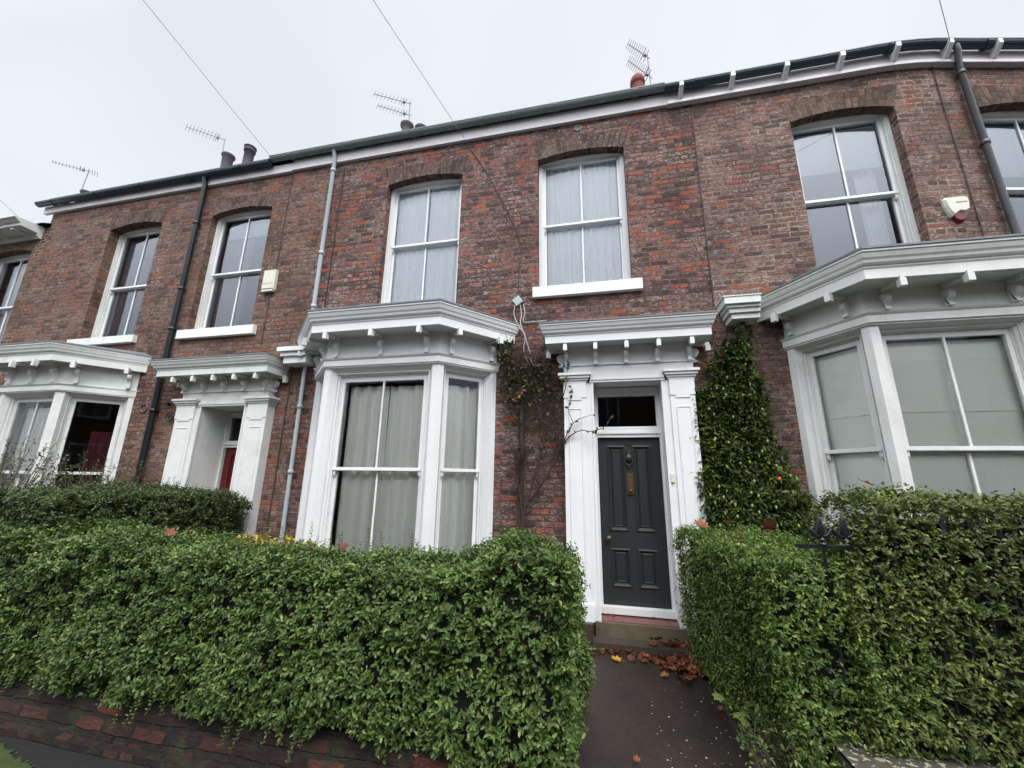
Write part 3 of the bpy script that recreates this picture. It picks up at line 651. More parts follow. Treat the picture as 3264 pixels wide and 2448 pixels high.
def downpipe(house, pts, r, mat, clips):
    m = MB(); m.tube(pts, r, 12)
    p0 = pts[-1]
    o = m.build('downpipe', mat, house)
    for z in clips:
        q = MB()
        # clip position along pts
        for a, b in zip(pts[:-1], pts[1:]):
            if min(a[2], b[2]) <= z <= max(a[2], b[2]) and abs(a[2] - b[2]) > 1e-6:
                t = (z - a[2]) / (b[2] - a[2]); x = a[0] + (b[0] - a[0]) * t; y = a[1] + (b[1] - a[1]) * t
                q.lathe((x, y, z - .03), [(r, 0), (r + .010, .002), (r + .012, .03), (r + .010, .058), (r, .06)], 12)
                q.box(x - .012, x + .012, y, .0, z - .015, z + .015); q.build('pipe_clip', mat, o); break
    return o

# ------------------------------------------------------------------ setting
def sheet(name, pts, mat, kind='structure', uv=None):
    m = MB(); m.face(pts); return m.build(name, mat, None, kind=kind)
sheet('ground', [(-150, -150, -.30), (150, -150, -.30), (150, 150, -.30), (-150, 150, -.30)], 'soil')
sheet('road', [(-80, -12.5, -.26), (80, -12.5, -.26), (80, -6.4, -.26), (-80, -6.4, -.26)], 'road')
m = MB()
m.box(-60, 60, -6.4, -2.3, -.29, -.13); m.build('pavement', 'pave', None, kind='structure')
m = MB(); m.box(-60, 60, -6.52, -6.401, -.29, -.122); m.build('kerb', 'stone_dark', None, kind='structure')
# garden path rising to the steps
m = MB()
prof = [(-2.9, -.125), (-2.5, -.06), (-2.1, .0), (-1.2, .02), (-.36, .05), (-.14, .055)]
xs = np.linspace(-.45, 1.55, 9)
for (y0, z0), (y1, z1) in zip(prof[:-1], prof[1:]):
    for a, b in zip(xs[:-1], xs[1:]): m.face([(a, y0, z0), (b, y0, z0), (b, y1, z1), (a, y1, z1)], smooth=True)
m.build('garden_path', 'path', None, kind='structure')
m = MB()
for a, b in ((-14, -6.6), (-5.35, -.28), (.93, 8)): m.box(a, b, -2.35, .25, -.25, .03)
m.build('garden_soil', 'soil', None, kind='structure')
m = MB(); m.box(-6.62, -5.33, -2.6, .3, -.25, .015); m.build('neighbour_path', 'path', None, kind='structure')
# mossy patch on the pavement
m = MB(); n = 60
xs = [(-4.9 + 1.9 * i / 24) for i in range(25)]
for i in range(110):
    for j in range(50):
        def P(i, j):
            x = -4.9 + 1.9 * i / 110; y = -3.3 + .68 * j / 50
            return (x, y, -.1285 + .012 * (noise.noise(Vector((x * 5, y * 5, 0))) + .6))
        cx = -4.9 + 1.9 * (i + .5) / 110; cy = -3.3 + .68 * (j + .5) / 50
        if cy < -2.73 - .22 * (cx + 4.35) + .02 * noise.noise(Vector((cx * 7, 1, 0))) + .035 * noise.noise(Vector((cx * 30, cy * 30, 0))):
            m.face([P(i, j), P(i + 1, j), P(i + 1, j + 1), P(i, j + 1)], smooth=True)
o = m.build('moss_patch', 'mosspave', None); tag(o, 'bright green moss on the pavement at the bottom left corner', 'moss', kind='stuff')

# ------------------------------------------------------------------ house with the dark door (in the middle)
ZT = 7.52
h15 = thing('terraced_house', 'dark red brick house with the charcoal front door, net curtains and a white bay', 'house', (-1.6, 0, 0), 'houses of the brick terrace')
PX0, PX1 = -4.72, 1.60
wall_sheet(PX0, PX1, 0, 7.6, [(-3.46, -2.08, 4.42, 6.95, .13), (-.79, .56, 4.60, 6.98, .13), (-4.15, -1.62, .25, 3.6, 0), (-.22, 1.0, .0, 3.12, 0)], 'brick15', h15)
arch(-3.46, -2.08, 6.86, .09, 7.22, .13, 'archbrick15', h15); arch(-.79, .56, 6.90, .08, 7.25, .13, 'archbrick15', h15)
w = upper_window(h15, -3.46, -2.08, 4.42, 6.86, .13, zmid=5.73, sill=(-3.60, -1.96, 4.30, 4.42), glassm='glass')
curtain(FW, -3.40, -2.79, 4.4, 6.92, .30, 'net', w, .013, 9); curtain(FW, -2.77, -2.12, 4.4, 6.92, .30, 'net', w, .013, 9)
w = upper_window(h15, -.79, .56, 4.60, 6.90, .13, zmid=5.77, sill=(-.86, .69, 4.44, 4.60), glassm='glass')
curtain(FW, -.73, -.10, 4.55, 6.95, .30, 'net', w, .013, 9); curtain(FW, -.13, .50, 4.55, 6.95, .30, 'net', w, .013, 9)
CG = 'greycurtain'
b15 = bay(h15, [(-4.38, 0), (-3.76, -.6), (-2.04, -.6), (-1.40, 0)], [(-4.86, 0), (-3.84, -1.0), (-1.90, -1.0), (-1.05, 0)], 3.33, 3.78, 1.94,
          curt=([(0, 1, CG, 'c', (.02, 5, .05))], [(.05, .505, CG, 'c', (.045, 5, .05)), (.525, 1.0, CG, 'c', (.040, 4, .06))], [(.03, .98, CG, 'c', (.045, 4, .04))]))
m = MB(); m.box(-4.83, -4.42, -.25, 0, 3.57, 3.68); m.box(-4.87, -4.42, -.29, 0, 3.681, 3.75); m.box(-4.91, -4.42, -.33, 0, 3.751, 3.82); m.build('cornice_return', 'white', h15)
roof(h15, PX0, PX1); interior(h15, PX0, PX1)
s15, d15, f15 = doorway(h15, -.045, .83, (-.42, -.13), (.915, 1.205), 3.23, .35, 2.40, 2.55, 2.97, .2, 3.60, (-.70, 1.46, -.50), 'white', 'door_dark', frx=(-.42, 1.22))
# door furniture
m = MB(); m.lathe((.092, .195, 1.13), [(.012, 0), (.012, .03), (.028, .04), (.034, .06), (.028, .078), (.0, .084)], 16, axis='y'); m.build('door_knob', 'brass', d15)
m = MB(); m.box(.355, .435, .181, .192, 1.67, 1.94); m.box(.372, .418, .174, .1805, 1.69, 1.86); m.box(.372, .418, .176, .1805, 1.885, 1.905); m.lathe((.395, .176, 1.715), [(.018, 0), (.018, .01), (.012, .02), (0, .024)], 12, axis='y')
m.build('letter_plate', 'brass', d15)
m = MB(); m.lathe((.39, .192, 2.215), [(.016, 0), (.016, .01), (.0, .012)], 12, axis='y')
m.lathe((.39, .17, 2.085), [(.0, 0), (.022, .004), (.042, .03), (.047, .06), (.036, .085), (.018, .095), (.018, .115), (.024, .12), (.014, .135), (0, .14)], 16)
m.tube([(.345, .175, 2.13), (.343, .17, 2.09), (.355, .168, 2.055), (.39, .165, 2.035), (.425, .168, 2.055), (.437, .17, 2.09), (.435, .175, 2.13)], .009, 8)
m.lathe((.39, .175, 2.00), [(0, 0), (.014, .01), (.01, .03), (0, .035)], 12)
m.build('door_knocker', 'knocker', d15)
def text(body, name, size, loc, mat, parent, ext=.003, rot=(math.pi / 2, 0, 0), shear=0):
    c = bpy.data.curves.new(name, 'FONT'); c.body = body; c.size = size; c.extrude = ext; c.align_x = 'CENTER'; c.shear = shear
    t = bpy.data.objects.new(name, c); COL.objects.link(t)
    dg = bpy.context.evaluated_depsgraph_get(); me = bpy.data.meshes.new_from_object(t.evaluated_get(dg)); bpy.data.objects.remove(t)
    me.materials.clear(); me.materials.append(M[mat]); me.name = name
    o = link(name, me, parent); o.location = Vector(loc) - ORIG[parent]; o.rotation_euler = rot; return o
text('16', 'door_number', .085, (.39, .190, 2.30), 'knocker', d15, .005)
m = MB(); m.box(.845, .885, -.155, -.131, 1.83, 1.93); m.box(.858, .872, -.158, -.1551, 1.90, 1.915); m.build('doorbell', 'plastic_cream', s15)
# steps
m = MB(); m.box(-.12, .93, -.12, .31, .03, .262); m.build('tiled_step', 'redtile', h15)
m = MB(); m.box(-.10, .95, -.17, -.121, .03, .256); m.build('stone_step', 'stone', h15)
m = MB(); m.box(-.13, 1.0, -.37, -.171, .0, .115); m.build('lower_step', 'stone_dark', h15)
m = MB(); m.box(-.50, -.125, -.24, 0, .0, .248); m.build('stone_plinth', 'stone_dark', s15); m = MB(); m.box(.96, 1.32, -.24, 0, .0, .248); m.build('stone_plinth', 'stone_dark', s15)
eaves(h15, -5.50, 1.24, -5.93, 1.20, 'gutter_grey', zf0=7.50, zf1=7.72, zg=7.76)
downpipe(h15, [(-4.57, -.14, 7.70), (-4.57, -.08, 7.58), (-4.56, -.08, 3.93)], .036, 'pipe_grey', (7.3, 5.6, 4.6))
downpipe(h15, [(-4.56, -.08, 3.58), (-4.53, -.08, 0.05)], .03, 'pipe_grey', (2.9, 1.9, .9))
m = MB(); m.lathe((-.13, -.001, 7.40), [(.045, -.05), (.045, .012), (.062, .012), (.062, 0)], 16, axis='y'); m.build('vent_pipe', 'lead', h15); m = MB(); m.lathe((-.13, -.001, 7.40), [(.0, .004), (.046, .004)], 16, axis='y'); m.build('vent_dark_disc', 'pipe_black', h15)  # flat black disc painted as the shade inside the vent pipe
chimney(h15, -4.7, 3.0, 8.5, 11.05, 1.3, [(-5.02, 3, .62, 'pot_dark', 'plain'), (-4.62, 3.1, .52, 'pot_dark', 'plain')])
chimney(h15, 1.60, 3.1, 8.5, 11.1, 1.3, [(1.31, 3.0, .76, 'terracotta', 'hood')])

# ------------------------------------------------------------------ house on the right
BEND[0] = True
h17 = thing('terraced_house', 'paler brick house at the right with bracketed eaves, roller blinds and the alarm box', 'house', (4.6, 0, 0), 'houses of the brick terrace')
wall_sheet(1.60, 7.97, 0, 7.6, [(2.86, 4.13, 4.3, 6.97, .13), (5.18, 6.5, 4.6, 6.90, .13), (2.5, 4.6, .25, 3.7, 0)], 'brick17', h17, step=.25)
arch(2.86, 4.13, 6.87, .09, 7.24, .13, 'archbrick17', h17); arch(5.18, 6.5, 6.80, .09, 7.17, .13, 'archbrick17', h17)
w = upper_window(h17, 2.86, 4.13, 4.30, 6.87, .13, 'white_old', zmid=5.66, sill=(2.7, 4.3, 4.17, 4.30))
m = MB(); m.box(2.93, 4.06, .30, .303, 6.18, 6.88); m.build('blind', 'blind_white', w)
curtain(FW, 3.74, 4.02, 4.5, 6.8, .42, 'net', w, .02, 3)
w = upper_window(h17, 5.18, 6.5, 4.60, 6.80, .13, 'white_old', zmid=5.66, sill=(5.05, 6.62, 4.46, 4.60))
m = MB(); m.box(5.25, 6.43, .30, .303, 5.95, 6.8); m.build('blind', 'blind_white', w)
BL = 'blind'
b17 = bay(h17, [(2.36, 0), (2.84, -.72), (4.28, -.72), (4.80, 0)], [(1.98, 0), (2.66, -1.14), (4.55, -1.14), (5.2, 0)], 3.47, 3.87, 2.19, mat='white_old',
          curt=([(0, 1, BL, 'blind', 0)], [(0, 1, BL, 'blind', 0)], [(0, 1, BL, 'blind', 0)]), fm=.20, cm=.20)
m = MB()
for k, (e, z0, z1) in enumerate(((0, 3.83, 3.90), (.03, 3.901, 3.96), (.055, 3.961, 4.0), (.09, 4.001, 4.09))): m.box(1.70 - e, 2.02, -.25 - e, 0, z0, z1)
m.box(1.59, 2.03, -.35, 0, 4.091, 4.105); m.build('cornice_return', 'white_old', h17)
roof(h17, 1.60, 7.97); interior(h17, 1.60, 7.97)
eaves(h17, 1.24, 7.97, 1.20, 7.97, 'gutter_black', zf0=7.48, zf1=7.74, zg=7.73, corbels=[1.43, 2.14, 2.85, 3.54, 4.20, 4.86, 5.5, 6.2], step=.25)
downpipe(h17, [(4.98, -.15, 7.68), (4.98, -.15, 7.58), (5.02, -.07, 7.42), (5.06, -.07, 4.0)], .042, 'pipe_dark', (7.3, 6.15, 4.6))
downpipe(h17, [(1.86, -.10, 3.83), (1.86, -.07, .05)], .032, 'pipe_black', (3.0,))
BEND[0] = False

# ------------------------------------------------------------------ house on the left
h13 = thing('terraced_house', 'orange-brown brick house to the left with a deep white porch and a dark red door', 'house', (-8.2, 0, 0), 'houses of the brick terrace')
wall_sheet(-11.75, -4.72, 0, 7.6, [(-9.89, -8.5, 4.36, 6.91, .17), (-7.25, -5.86, 4.37, 6.88, .12), (-10.45, -8.3, .25, 3.4, 0), (-6.52, -5.42, 0, 3.0, 0)], 'brick13', h13)
arch(-9.89, -8.5, 6.81, .10, 7.17, .17, 'archbrick15', h13); arch(-7.25, -5.86, 6.79, .09, 7.15, .12, 'archbrick15', h13)
w = upper_window(h13, -9.89, -8.5, 4.36, 6.80, .17, 'white_old', zmid=5.56, sill=(-10.05, -8.38, 4.22, 4.36), sillmat='white_old')
curtain(FW, -9.80, -9.12, 4.4, 6.84, .36, 'pinkcurtain', w, .018, 5)
w = upper_window(h13, -7.25, -5.86, 4.37, 6.79, .12, 'white_old', zmid=5.58, sill=(-7.37, -5.72, 4.21, 4.37))
m = MB(); m.box(-7.1, -5.95, .30, .303, 6.42, 6.8); m.build('blind', 'blind_white', w)
curtain(FW, -7.17, -6.50, 4.4, 6.8, .34, 'pinkcurtain', w, .018, 5)
b13 = bay(h13, [(-10.75, 0), (-10.14, -.65), (-8.77, -.65), (-8.09, 0)], [(-11.2, 0), (-10.2, -1.02), (-8.62, -1.0), (-7.92, 0)], 3.16, 3.64, 1.83, mat='white_old',
          curt=([(0, 1, CG, 'c', (.02, 4, .05))], [(.0, .70, CG, 'c', (.02, 5, .05))], [(.45, .98, 'redcurtain', 'c', (.02, 3, .45))]), fm=.21, cm=.19)
s13, d13, f13 = doorway(h13, -6.40, -5.52, (-6.87, -6.50), (-5.44, -5.08), 3.06, .30, 2.30, 2.42, 2.82, .42, 3.42, (-7.20, -4.90, -.50), 'white_old', 'door_red', frx=(-6.82, -5.12))
roof(h13, -11.75, -4.72); interior(h13, -11.75, -4.72)
eaves(h13, -12.0, -5.505, -12.08, -5.935, 'gutter_black', zf0=7.48, zf1=7.66, zg=7.68)
downpipe(h13, [(-7.50, -.12, 7.62), (-7.50, -.08, 7.45), (-7.46, -.08, .05)], .048, 'pipe_black', (6.6, 5.2, 4.4, 2.9))
chimney(h13, -10.9, 3.2, 8.5, 10.75, 1.4, [(-11.25, 3.0, 1.05, 'pot_dark', 'plain'), (-10.44, 3.0, 1.20, 'pot_dark', 'rim')], 'brick13')
chimney(h13, -17.2, 3.0, 8.0, 10.55, 1.0, [(-17.1, 3, .80, 'pot_dark', 'plain')], 'brick13')
m = MB()
pts = [(-7.05 + .0, -.02, 3.10)]
m.tube([(-7.5, -.04, 3.02), (-7.1, -.04, 3.04), (-6.98, -.04, 3.02)], .008, 6)
m.tube([(-7.0, -.04, 3.04), (-7.0, -.04, 2.60)], .009, 6)
sp = [(-7.14 + .11 * (1 - k / 26) * math.cos(k * .5), -.04, 2.78 + .11 * (1 - k / 26) * math.sin(k * .5)) for k in range(24)]
m.tube(sp, .008, 6); m.box(-7.28, -7.24, -.05, 0, 3.0, 3.05)
o = m.build('scroll_bracket', 'iron', None); tag(o, 'black iron scroll bracket on the wall left of the porch with the red door', 'bracket')
m = MB(); m.lathe((-7.80, -.001, 2.96), [(.065, -.03), (.065, .018), (.08, .018), (.08, 0)], 16, axis='y'); m.build('round_vent', 'pipe_dark', h13)

# far left house
h11 = thing('terraced_house', 'farthest left house with buff pointed brick and a white bracketed cornice under its eaves', 'house', (-14.5, 0, 0), 'houses of the brick terrace')
wall_sheet(-18.1, -11.75, 0, 7.14, [(-13.48, -12.09, 4.3, 6.68, .14)], 'brick11', h11)
arch(-13.48, -12.09, 6.60, .08, 6.88, .14, 'archbrick17', h11)
w = upper_window(h11, -13.48, -12.09, 4.30, 6.58, .14, 'white_old', zmid=5.38, sill=(-13.6, -11.98, 4.17, 4.30))
curtain(FW, -13.4, -12.2, 4.3, 6.55, .40, 'net', w, .015, 8)
m = MB(); P = [(-18.1, 0), (-11.92, 0)]; 
CP = [(0, 6.87), (.05, 6.87), (.05, 6.90), (.08, 6.91), (.08, 6.97), (.36, 6.98), (.36, 7.04), (.40, 7.055), (.44, 7.09), (.48, 7.11), (.48, 7.13), (0, 7.16)]
m.sweep(P, [(0, -1), (0, -1)], CP); m.face([(-11.92, -t, z) for t, z in CP])
c11 = m.build('eaves_cornice', 'white_old', h11)
for x in np.arange(-17.8, -12.0, .62):
    m = MB(); m.prism([(-.08, 6.915), (-.08, 6.978), (-.33, 6.978), (-.33, 6.935), (-.14, 6.925)], FW, x - .05, x + .05); m.build('bracket', 'white_old', c11)
roof(h11, -18.1, -11.75, 7.17); interior(h11, -18.1, -11.75)

# ------------------------------------------------------------------ fixtures on the walls
t = thing('alarm_box', 'cream shield-shaped alarm box with a dark red base, high on the wall at the right', 'alarm', (4.48, -.02, 5.2))
m = MB(); n = 10
outl = [(-.13, .11), (-.10, .14), (.10, .14), (.13, .11), (.13, .02), (.115, -.06), (.07, -.09), (.0, -.075), (-.03, -.10), (-.07, -.13), (-.10, -.07), (-.125, .02)]
y0 = bend(4.48)
def shield(mb, sc, y1, y2, cz=5.22, ol=outl, k=.86):
    a = [(4.48 + x * sc, y0 + y1, cz + z * sc) for x, z in ol]; b = [(4.48 + x * sc * k, y0 + y2, cz + z * sc * k) for x, z in ol]
    mb.face(b[::-1]); 
    for i in range(len(ol)): j = (i + 1) % len(ol); mb.face([a[i], a[j], b[j], b[i]])
shield(m, 1, 0, -.045, k=1); shield(m, 1, -.045, -.075, k=.84); m.build('cover', 'plastic_cream', t)
m = MB(); rl = [(-.07, -.05), (.115, -.02), (.10, -.12), (.05, -.20), (.0, -.21), (-.05, -.17)]
shield(m, 1, -.002, -.05, ol=rl, k=.9); m.build('strobe_lens', 'plastic_red', t)
text('Response', 'lettering', .028, (4.515, y0 - .0765, 5.255), 'text_dark', t, .001, shear=.3)
t = thing('alarm_box', 'cream rectangular alarm box beside the upstairs window left of the grey downpipe', 'alarm', (-5.58, -.02, 5.2))
m = MB(); m.box(-5.71, -5.46, -.055, 0, 5.02, 5.40); m.rings(Facet((-5.71, -.055), (-5.46, -.055)), 0, .25, 5.02, 5.40, [(0, 0), (.018, -.022), (.125, -.022)], zb=.7); m.box(-5.69, -5.48, -.082, -.076, 5.13, 5.137); m.build('cover', 'plastic_cream', t)
m = MB(); m.box(-5.70, -5.47, -.068, -.01, 4.985, 5.018); m.build('lower_rim', 'plastic_cream', t)
t = thing('junction_box', 'small grey square junction box tilted on the brickwork below the window over the dark door', 'junction box', (-1.09, 0, 4.42))
m = MB(); F_ = Facet((-1.09, -.05), (0, -.05)); a = .085
c = [(-1.09 + a * math.cos(math.radians(r)), 4.42 + a * math.sin(math.radians(r))) for r in (80, 170, 260, 350)]
m.face([(x, -.05, z) for x, z in c][::-1])
for i in range(4): j = (i + 1) % 4; m.face([(c[i][0], 0, c[i][1]), (c[j][0], 0, c[j][1]), (c[j][0], -.05, c[j][1]), (c[i][0], -.05, c[i][1])])
m.build('cover', 'pipe_grey', t)
m = MB()
def spl(pts, n=6):
    P = [Vector(p) for p in pts]; P = [P[0] * 2 - P[1]] + P + [P[-1] * 2 - P[-2]]; o = []
    for i in range(1, len(P) - 2):
        for k in range(n):
            t = k / n; o.append(.5 * ((2 * P[i]) + (P[i + 1] - P[i - 1]) * t + (2 * P[i - 1] - 5 * P[i] + 4 * P[i + 1] - P[i + 2]) * t * t + (3 * P[i] - P[i - 1] - 3 * P[i + 1] + P[i + 2]) * t ** 3))
    o.append(P[-2]); return o
for pts in ([(-1.13, -.04, 4.35), (-1.14, -.04, 4.20), (-1.06, -.05, 4.0), (-.97, -.06, 3.85), (-.99, -.05, 3.65), (-.93, -.05, 3.45), (-.90, -.04, 3.42)],
            [(-1.05, -.04, 4.35), (-1.03, -.04, 4.2), (-1.04, -.05, 4.05), (-.97, -.07, 3.84), (-.90, -.05, 3.6), (-.89, -.05, 3.5), (-.85, -.05, 3.42), (-.76, -.05, 3.40), (-.68, -.05, 3.50), (-.62, -.05, 3.60), (-.52, -.05, 3.60)],
            [(-1.0, -.04, 4.35), (-.98, -.04, 4.22), (-1.0, -.04, 4.08), (-.85, -.03, 4.07), (-.66, -.02, 4.08)]):
    m.tube(spl(pts), .007, 6)
m.build('cable', 'cable', t)

def wire(name, pts, r, mat, label, group=None):
    m = MB(); m.tube(pts, r, 5); o = m.build(name, mat, None); tag(o, label, 'cable', group); return o
def hang(a, b, sag, n=24):
    return [(a[0] + (b[0] - a[0]) * t, a[1] + (b[1] - a[1]) * t, a[2] + (b[2] - a[2]) * t - sag * 4 * t * (1 - t)) for t in [i / n for i in range(n + 1)]]
POLE = (-5.4, -11.7, 9.6)
GW = 'telephone wires to the eaves'
wire('telephone_wire', hang((-5.95, -.14, 7.80), POLE, .10), .004, 'wire', 'telephone wire reaching the eaves left of the grey downpipe', GW)
wire('telephone_wire', hang((-2.04, -.07, 7.50), POLE, .12), .004, 'wire', 'telephone wire reaching the middle of the grey gutter', GW)
wire('telephone_wire', hang((4.86, -.10, 7.66), POLE, .15), .004, 'wire', 'telephone wire reaching the black gutter near the right downpipe', GW)
wire('telephone_wire', hang((-12.3, -.1, 7.20), POLE, .10), .004, 'wire', 'telephone wire reaching the white cornice at the far left', GW)
m = MB(); m.tube([(-5.4, -11.7, -.2), (-5.4, -11.7, 9.8)], [.14, .10], 12); o = m.build('telephone_pole', 'twig', None); tag(o, 'tall brown wooden telephone pole across the street holding the wires', 'pole')
wire('wall_cable', spl([(-2.04, -.02, 7.48), (-1.7, -.012, 6.9), (-1.3, -.012, 6.05), (-1.06, -.012, 5.4), (-1.08, -.012, 4.95), (-1.09, -.012, 4.5)]), .007, 'cable_dark', 'thin dark cable running down the bricks to the tilted junction box')
wire('wall_cable', [(1.58, -.012, 7.48), (1.58, -.012, 4.12)], .007, 'cable_dark', 'straight dark cable down the joint between the middle and right houses')
wire('wall_cable', [(-4.40, -.012, 7.4), (-4.41, -.012, 4.0), (-4.86, -.012, 3.6), (-4.87, -.012, 1.0)], .008, 'cable_dark', 'dark cable beside the grey downpipe')
wire('wall_cable', [(4.72, bend(4.72) - .012, 7.48), (4.72, bend(4.72) - .012, 4.4)], .007, 'cable_dark', 'dark cable right of the shield-shaped alarm box')
wire('wall_cable', [(-5.52, -.012, 7.45), (-5.52, -.012, 5.42)], .007, 'cable_dark', 'short cable dropping to the rectangular alarm box')
wire('wall_cable', [(-5.56, -.012, 4.98), (-5.56, -.012, 4.0)], .007, 'cable_dark', 'cable below the rectangular alarm box')

# ------------------------------------------------------------------ aerials
def aerial(base, top, booms, label, mast=.014, group='television aerials on the chimneys'):
    t = thing('television_aerial', label, 'aerial', base, group)
    m = MB(); m.tube([base, top], mast, 6); m.build('mast', 'aerial', t)
    for a, b, n, L, refl, ang in booms:
        A, B = Vector(a), Vector(b); d = (A - B).normalized()
        side = Vector((math.cos(ang) * 0, 0, 1)); side = (side - d * side.dot(d)).normalized(); lat = d.cross(side)
        e = (side * math.cos(ang) + lat * math.sin(ang)).normalized()
        m = MB(); m.tube([A + d * .06, B], .011, 6)
        for k in range(n):
            p = B + (A - B) * (k / (n - .0 + 1.5)); l = L * (1 - .25 * (1 - k / n))
            m.tube([p - e * l, p + e * l], .006, 5)
        p = B + (A - B) * .84; m.box(p.x - .03, p.x + .03, p.y - .03, p.y + .03, p.z - .03, p.z + .03)
        for dx in (-.05, .05): m.tube([p - e * L * .9 + d * dx, p + e * L * .9 + d * dx], .008, 5)
        if refl:
            q = e.cross(d).normalized()
            for s in (-1, 1):
                for k in range(3):
                    c = A + q * s * (.05 + .09 * k) + d * (.05 - .05 * k); m.tube([c - e * L * 1.2, c + e * L * 1.2], .007, 5)
        m.build('boom', 'aerial', t)
aerial((-11.44, 3, 11.0), (-11.57, 3, 12.52), [((-11.59, 3, 12.50), (-13.35, 3, 13.39 - .0), 9, .15, False, .15)], 'single-boom aerial beside the two dark chimney pots left of centre')
aerial((-4.95, 3, 11.0), (-5.0, 3, 12.52), [((-5.0, 3, 12.45), (-6.22, 3, 13.09), 8, .13, False, .1), ((-4.98, 3, 12.03), (-6.05, 3, 12.62), 8, .12, False, .1)], 'twin-boom aerial with two parallel arms above the middle house')
aerial((1.63, 3, 11.1), (1.60, 3, 12.5), [((1.61, 3, 12.40), (1.15, 3, 12.98), 9, .15, False, .9), ((1.63, 3, 11.75), (1.13, 3, 12.42), 11, .15, False, .9)], 'crossed twin aerial beside the red chimney pot at the right')
aerial((-17.49, 3, 11.0), (-17.4, 3, 12.35), [((-17.35, 3, 12.28), (-19.49, 3, 13.1), 9, .08, True, .3)], 'small aerial with a wide reflector at the far left')

# ------------------------------------------------------------------ low wall, coping, railings
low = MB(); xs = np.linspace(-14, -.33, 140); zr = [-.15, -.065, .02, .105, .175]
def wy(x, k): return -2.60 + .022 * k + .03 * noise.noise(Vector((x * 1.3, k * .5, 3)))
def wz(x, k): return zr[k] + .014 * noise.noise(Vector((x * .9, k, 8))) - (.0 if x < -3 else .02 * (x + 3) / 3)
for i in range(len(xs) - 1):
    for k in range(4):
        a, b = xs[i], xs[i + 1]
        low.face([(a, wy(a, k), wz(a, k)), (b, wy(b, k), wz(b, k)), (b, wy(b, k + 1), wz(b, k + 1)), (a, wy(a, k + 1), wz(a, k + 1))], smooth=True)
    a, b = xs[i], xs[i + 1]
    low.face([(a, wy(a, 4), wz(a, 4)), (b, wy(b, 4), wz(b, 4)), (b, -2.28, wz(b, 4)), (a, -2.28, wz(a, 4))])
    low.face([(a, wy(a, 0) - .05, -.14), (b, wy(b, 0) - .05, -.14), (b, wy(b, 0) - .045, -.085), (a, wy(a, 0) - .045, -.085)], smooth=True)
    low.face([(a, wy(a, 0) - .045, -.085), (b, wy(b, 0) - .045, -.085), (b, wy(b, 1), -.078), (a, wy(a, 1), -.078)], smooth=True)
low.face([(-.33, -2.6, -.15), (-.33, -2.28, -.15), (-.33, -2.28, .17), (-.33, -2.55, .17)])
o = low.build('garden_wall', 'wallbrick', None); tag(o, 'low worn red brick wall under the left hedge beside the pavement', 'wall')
m = MB()
def cpz(x, y): return .34 + .010 * noise.noise(Vector((x * 3, y * 6, 0)))
xs = np.linspace(1.30, 6.0, 60); ys = [-2.50, -2.44, -2.2, -1.9]
for a, b in zip(xs[:-1], xs[1:]):
    for c, d in zip(ys[:-1], ys[1:]):
        f = lambda x, y: cpz(x, y) - (.03 if y < -2.49 else 0)
        m.face([(a, c, f(a, c)), (b, c, f(b, c)), (b, d, f(b, d)), (a, d, f(a, d))], smooth=True)
    m.face([(a, -2.50, -.2), (b, -2.50, -.2), (b, -2.50, cpz(b, -2.5) - .03), (a, -2.50, cpz(a, -2.5) - .03)])
m.face([(1.30, -1.9, -.2), (1.30, -2.50, -.2), (1.30, -2.5, cpz(1.3, -2.5) - .03), (1.30, -1.9, .34)])
o = m.build('coping_wall', 'coping', None); tag(o, 'low wall with lichen-speckled stone coping under the railings at the right', 'wall')

rail = thing('iron_railing', 'black iron railing with fleur-de-lis spearheads in the right-hand hedge', 'railing', (2.6, -2.2, .34))
m = MB(); m.box(1.25, 4.8, -2.215, -2.185, 1.425, 1.447); m.box(1.46, 4.8, -2.195, -2.17, .42, .44); m.build('rail', 'iron', rail)
def spear(x):
    m = MB(); m.tube([(x, -2.2, .33), (x, -2.2, 1.45)], .010, 8); b = m.build('bar', 'iron', rail)
    m = MB(); y = -2.2; z = 1.447
    m.lathe((x, y, z), [(.012, 0), (.026, .003), (.026, .010), (.014, .016), (.012, .024), (.022, .028), (.022, .036), (.012, .042), (.013, .055), (.024, .075), (.021, .11), (.015, .15), (.008, .185), (0, .20)], 10)
    for s in (-1, 1):
        m.tube(spl([(x + s * .004, y, z + .052), (x + s * .030, y, z + .058), (x + s * .048, y, z + .075), (x + s * .054, y, z + .098), (x + s * .044, y, z + .108), (x + s * .034, y, z + .096)], 4), [.010 + .006 * math.sin(math.pi * min(1, k / 14)) for k in range(21)], 8)
    m.build('spearhead', 'iron', b)
for k in range(26): spear(1.41 + .135 * k)

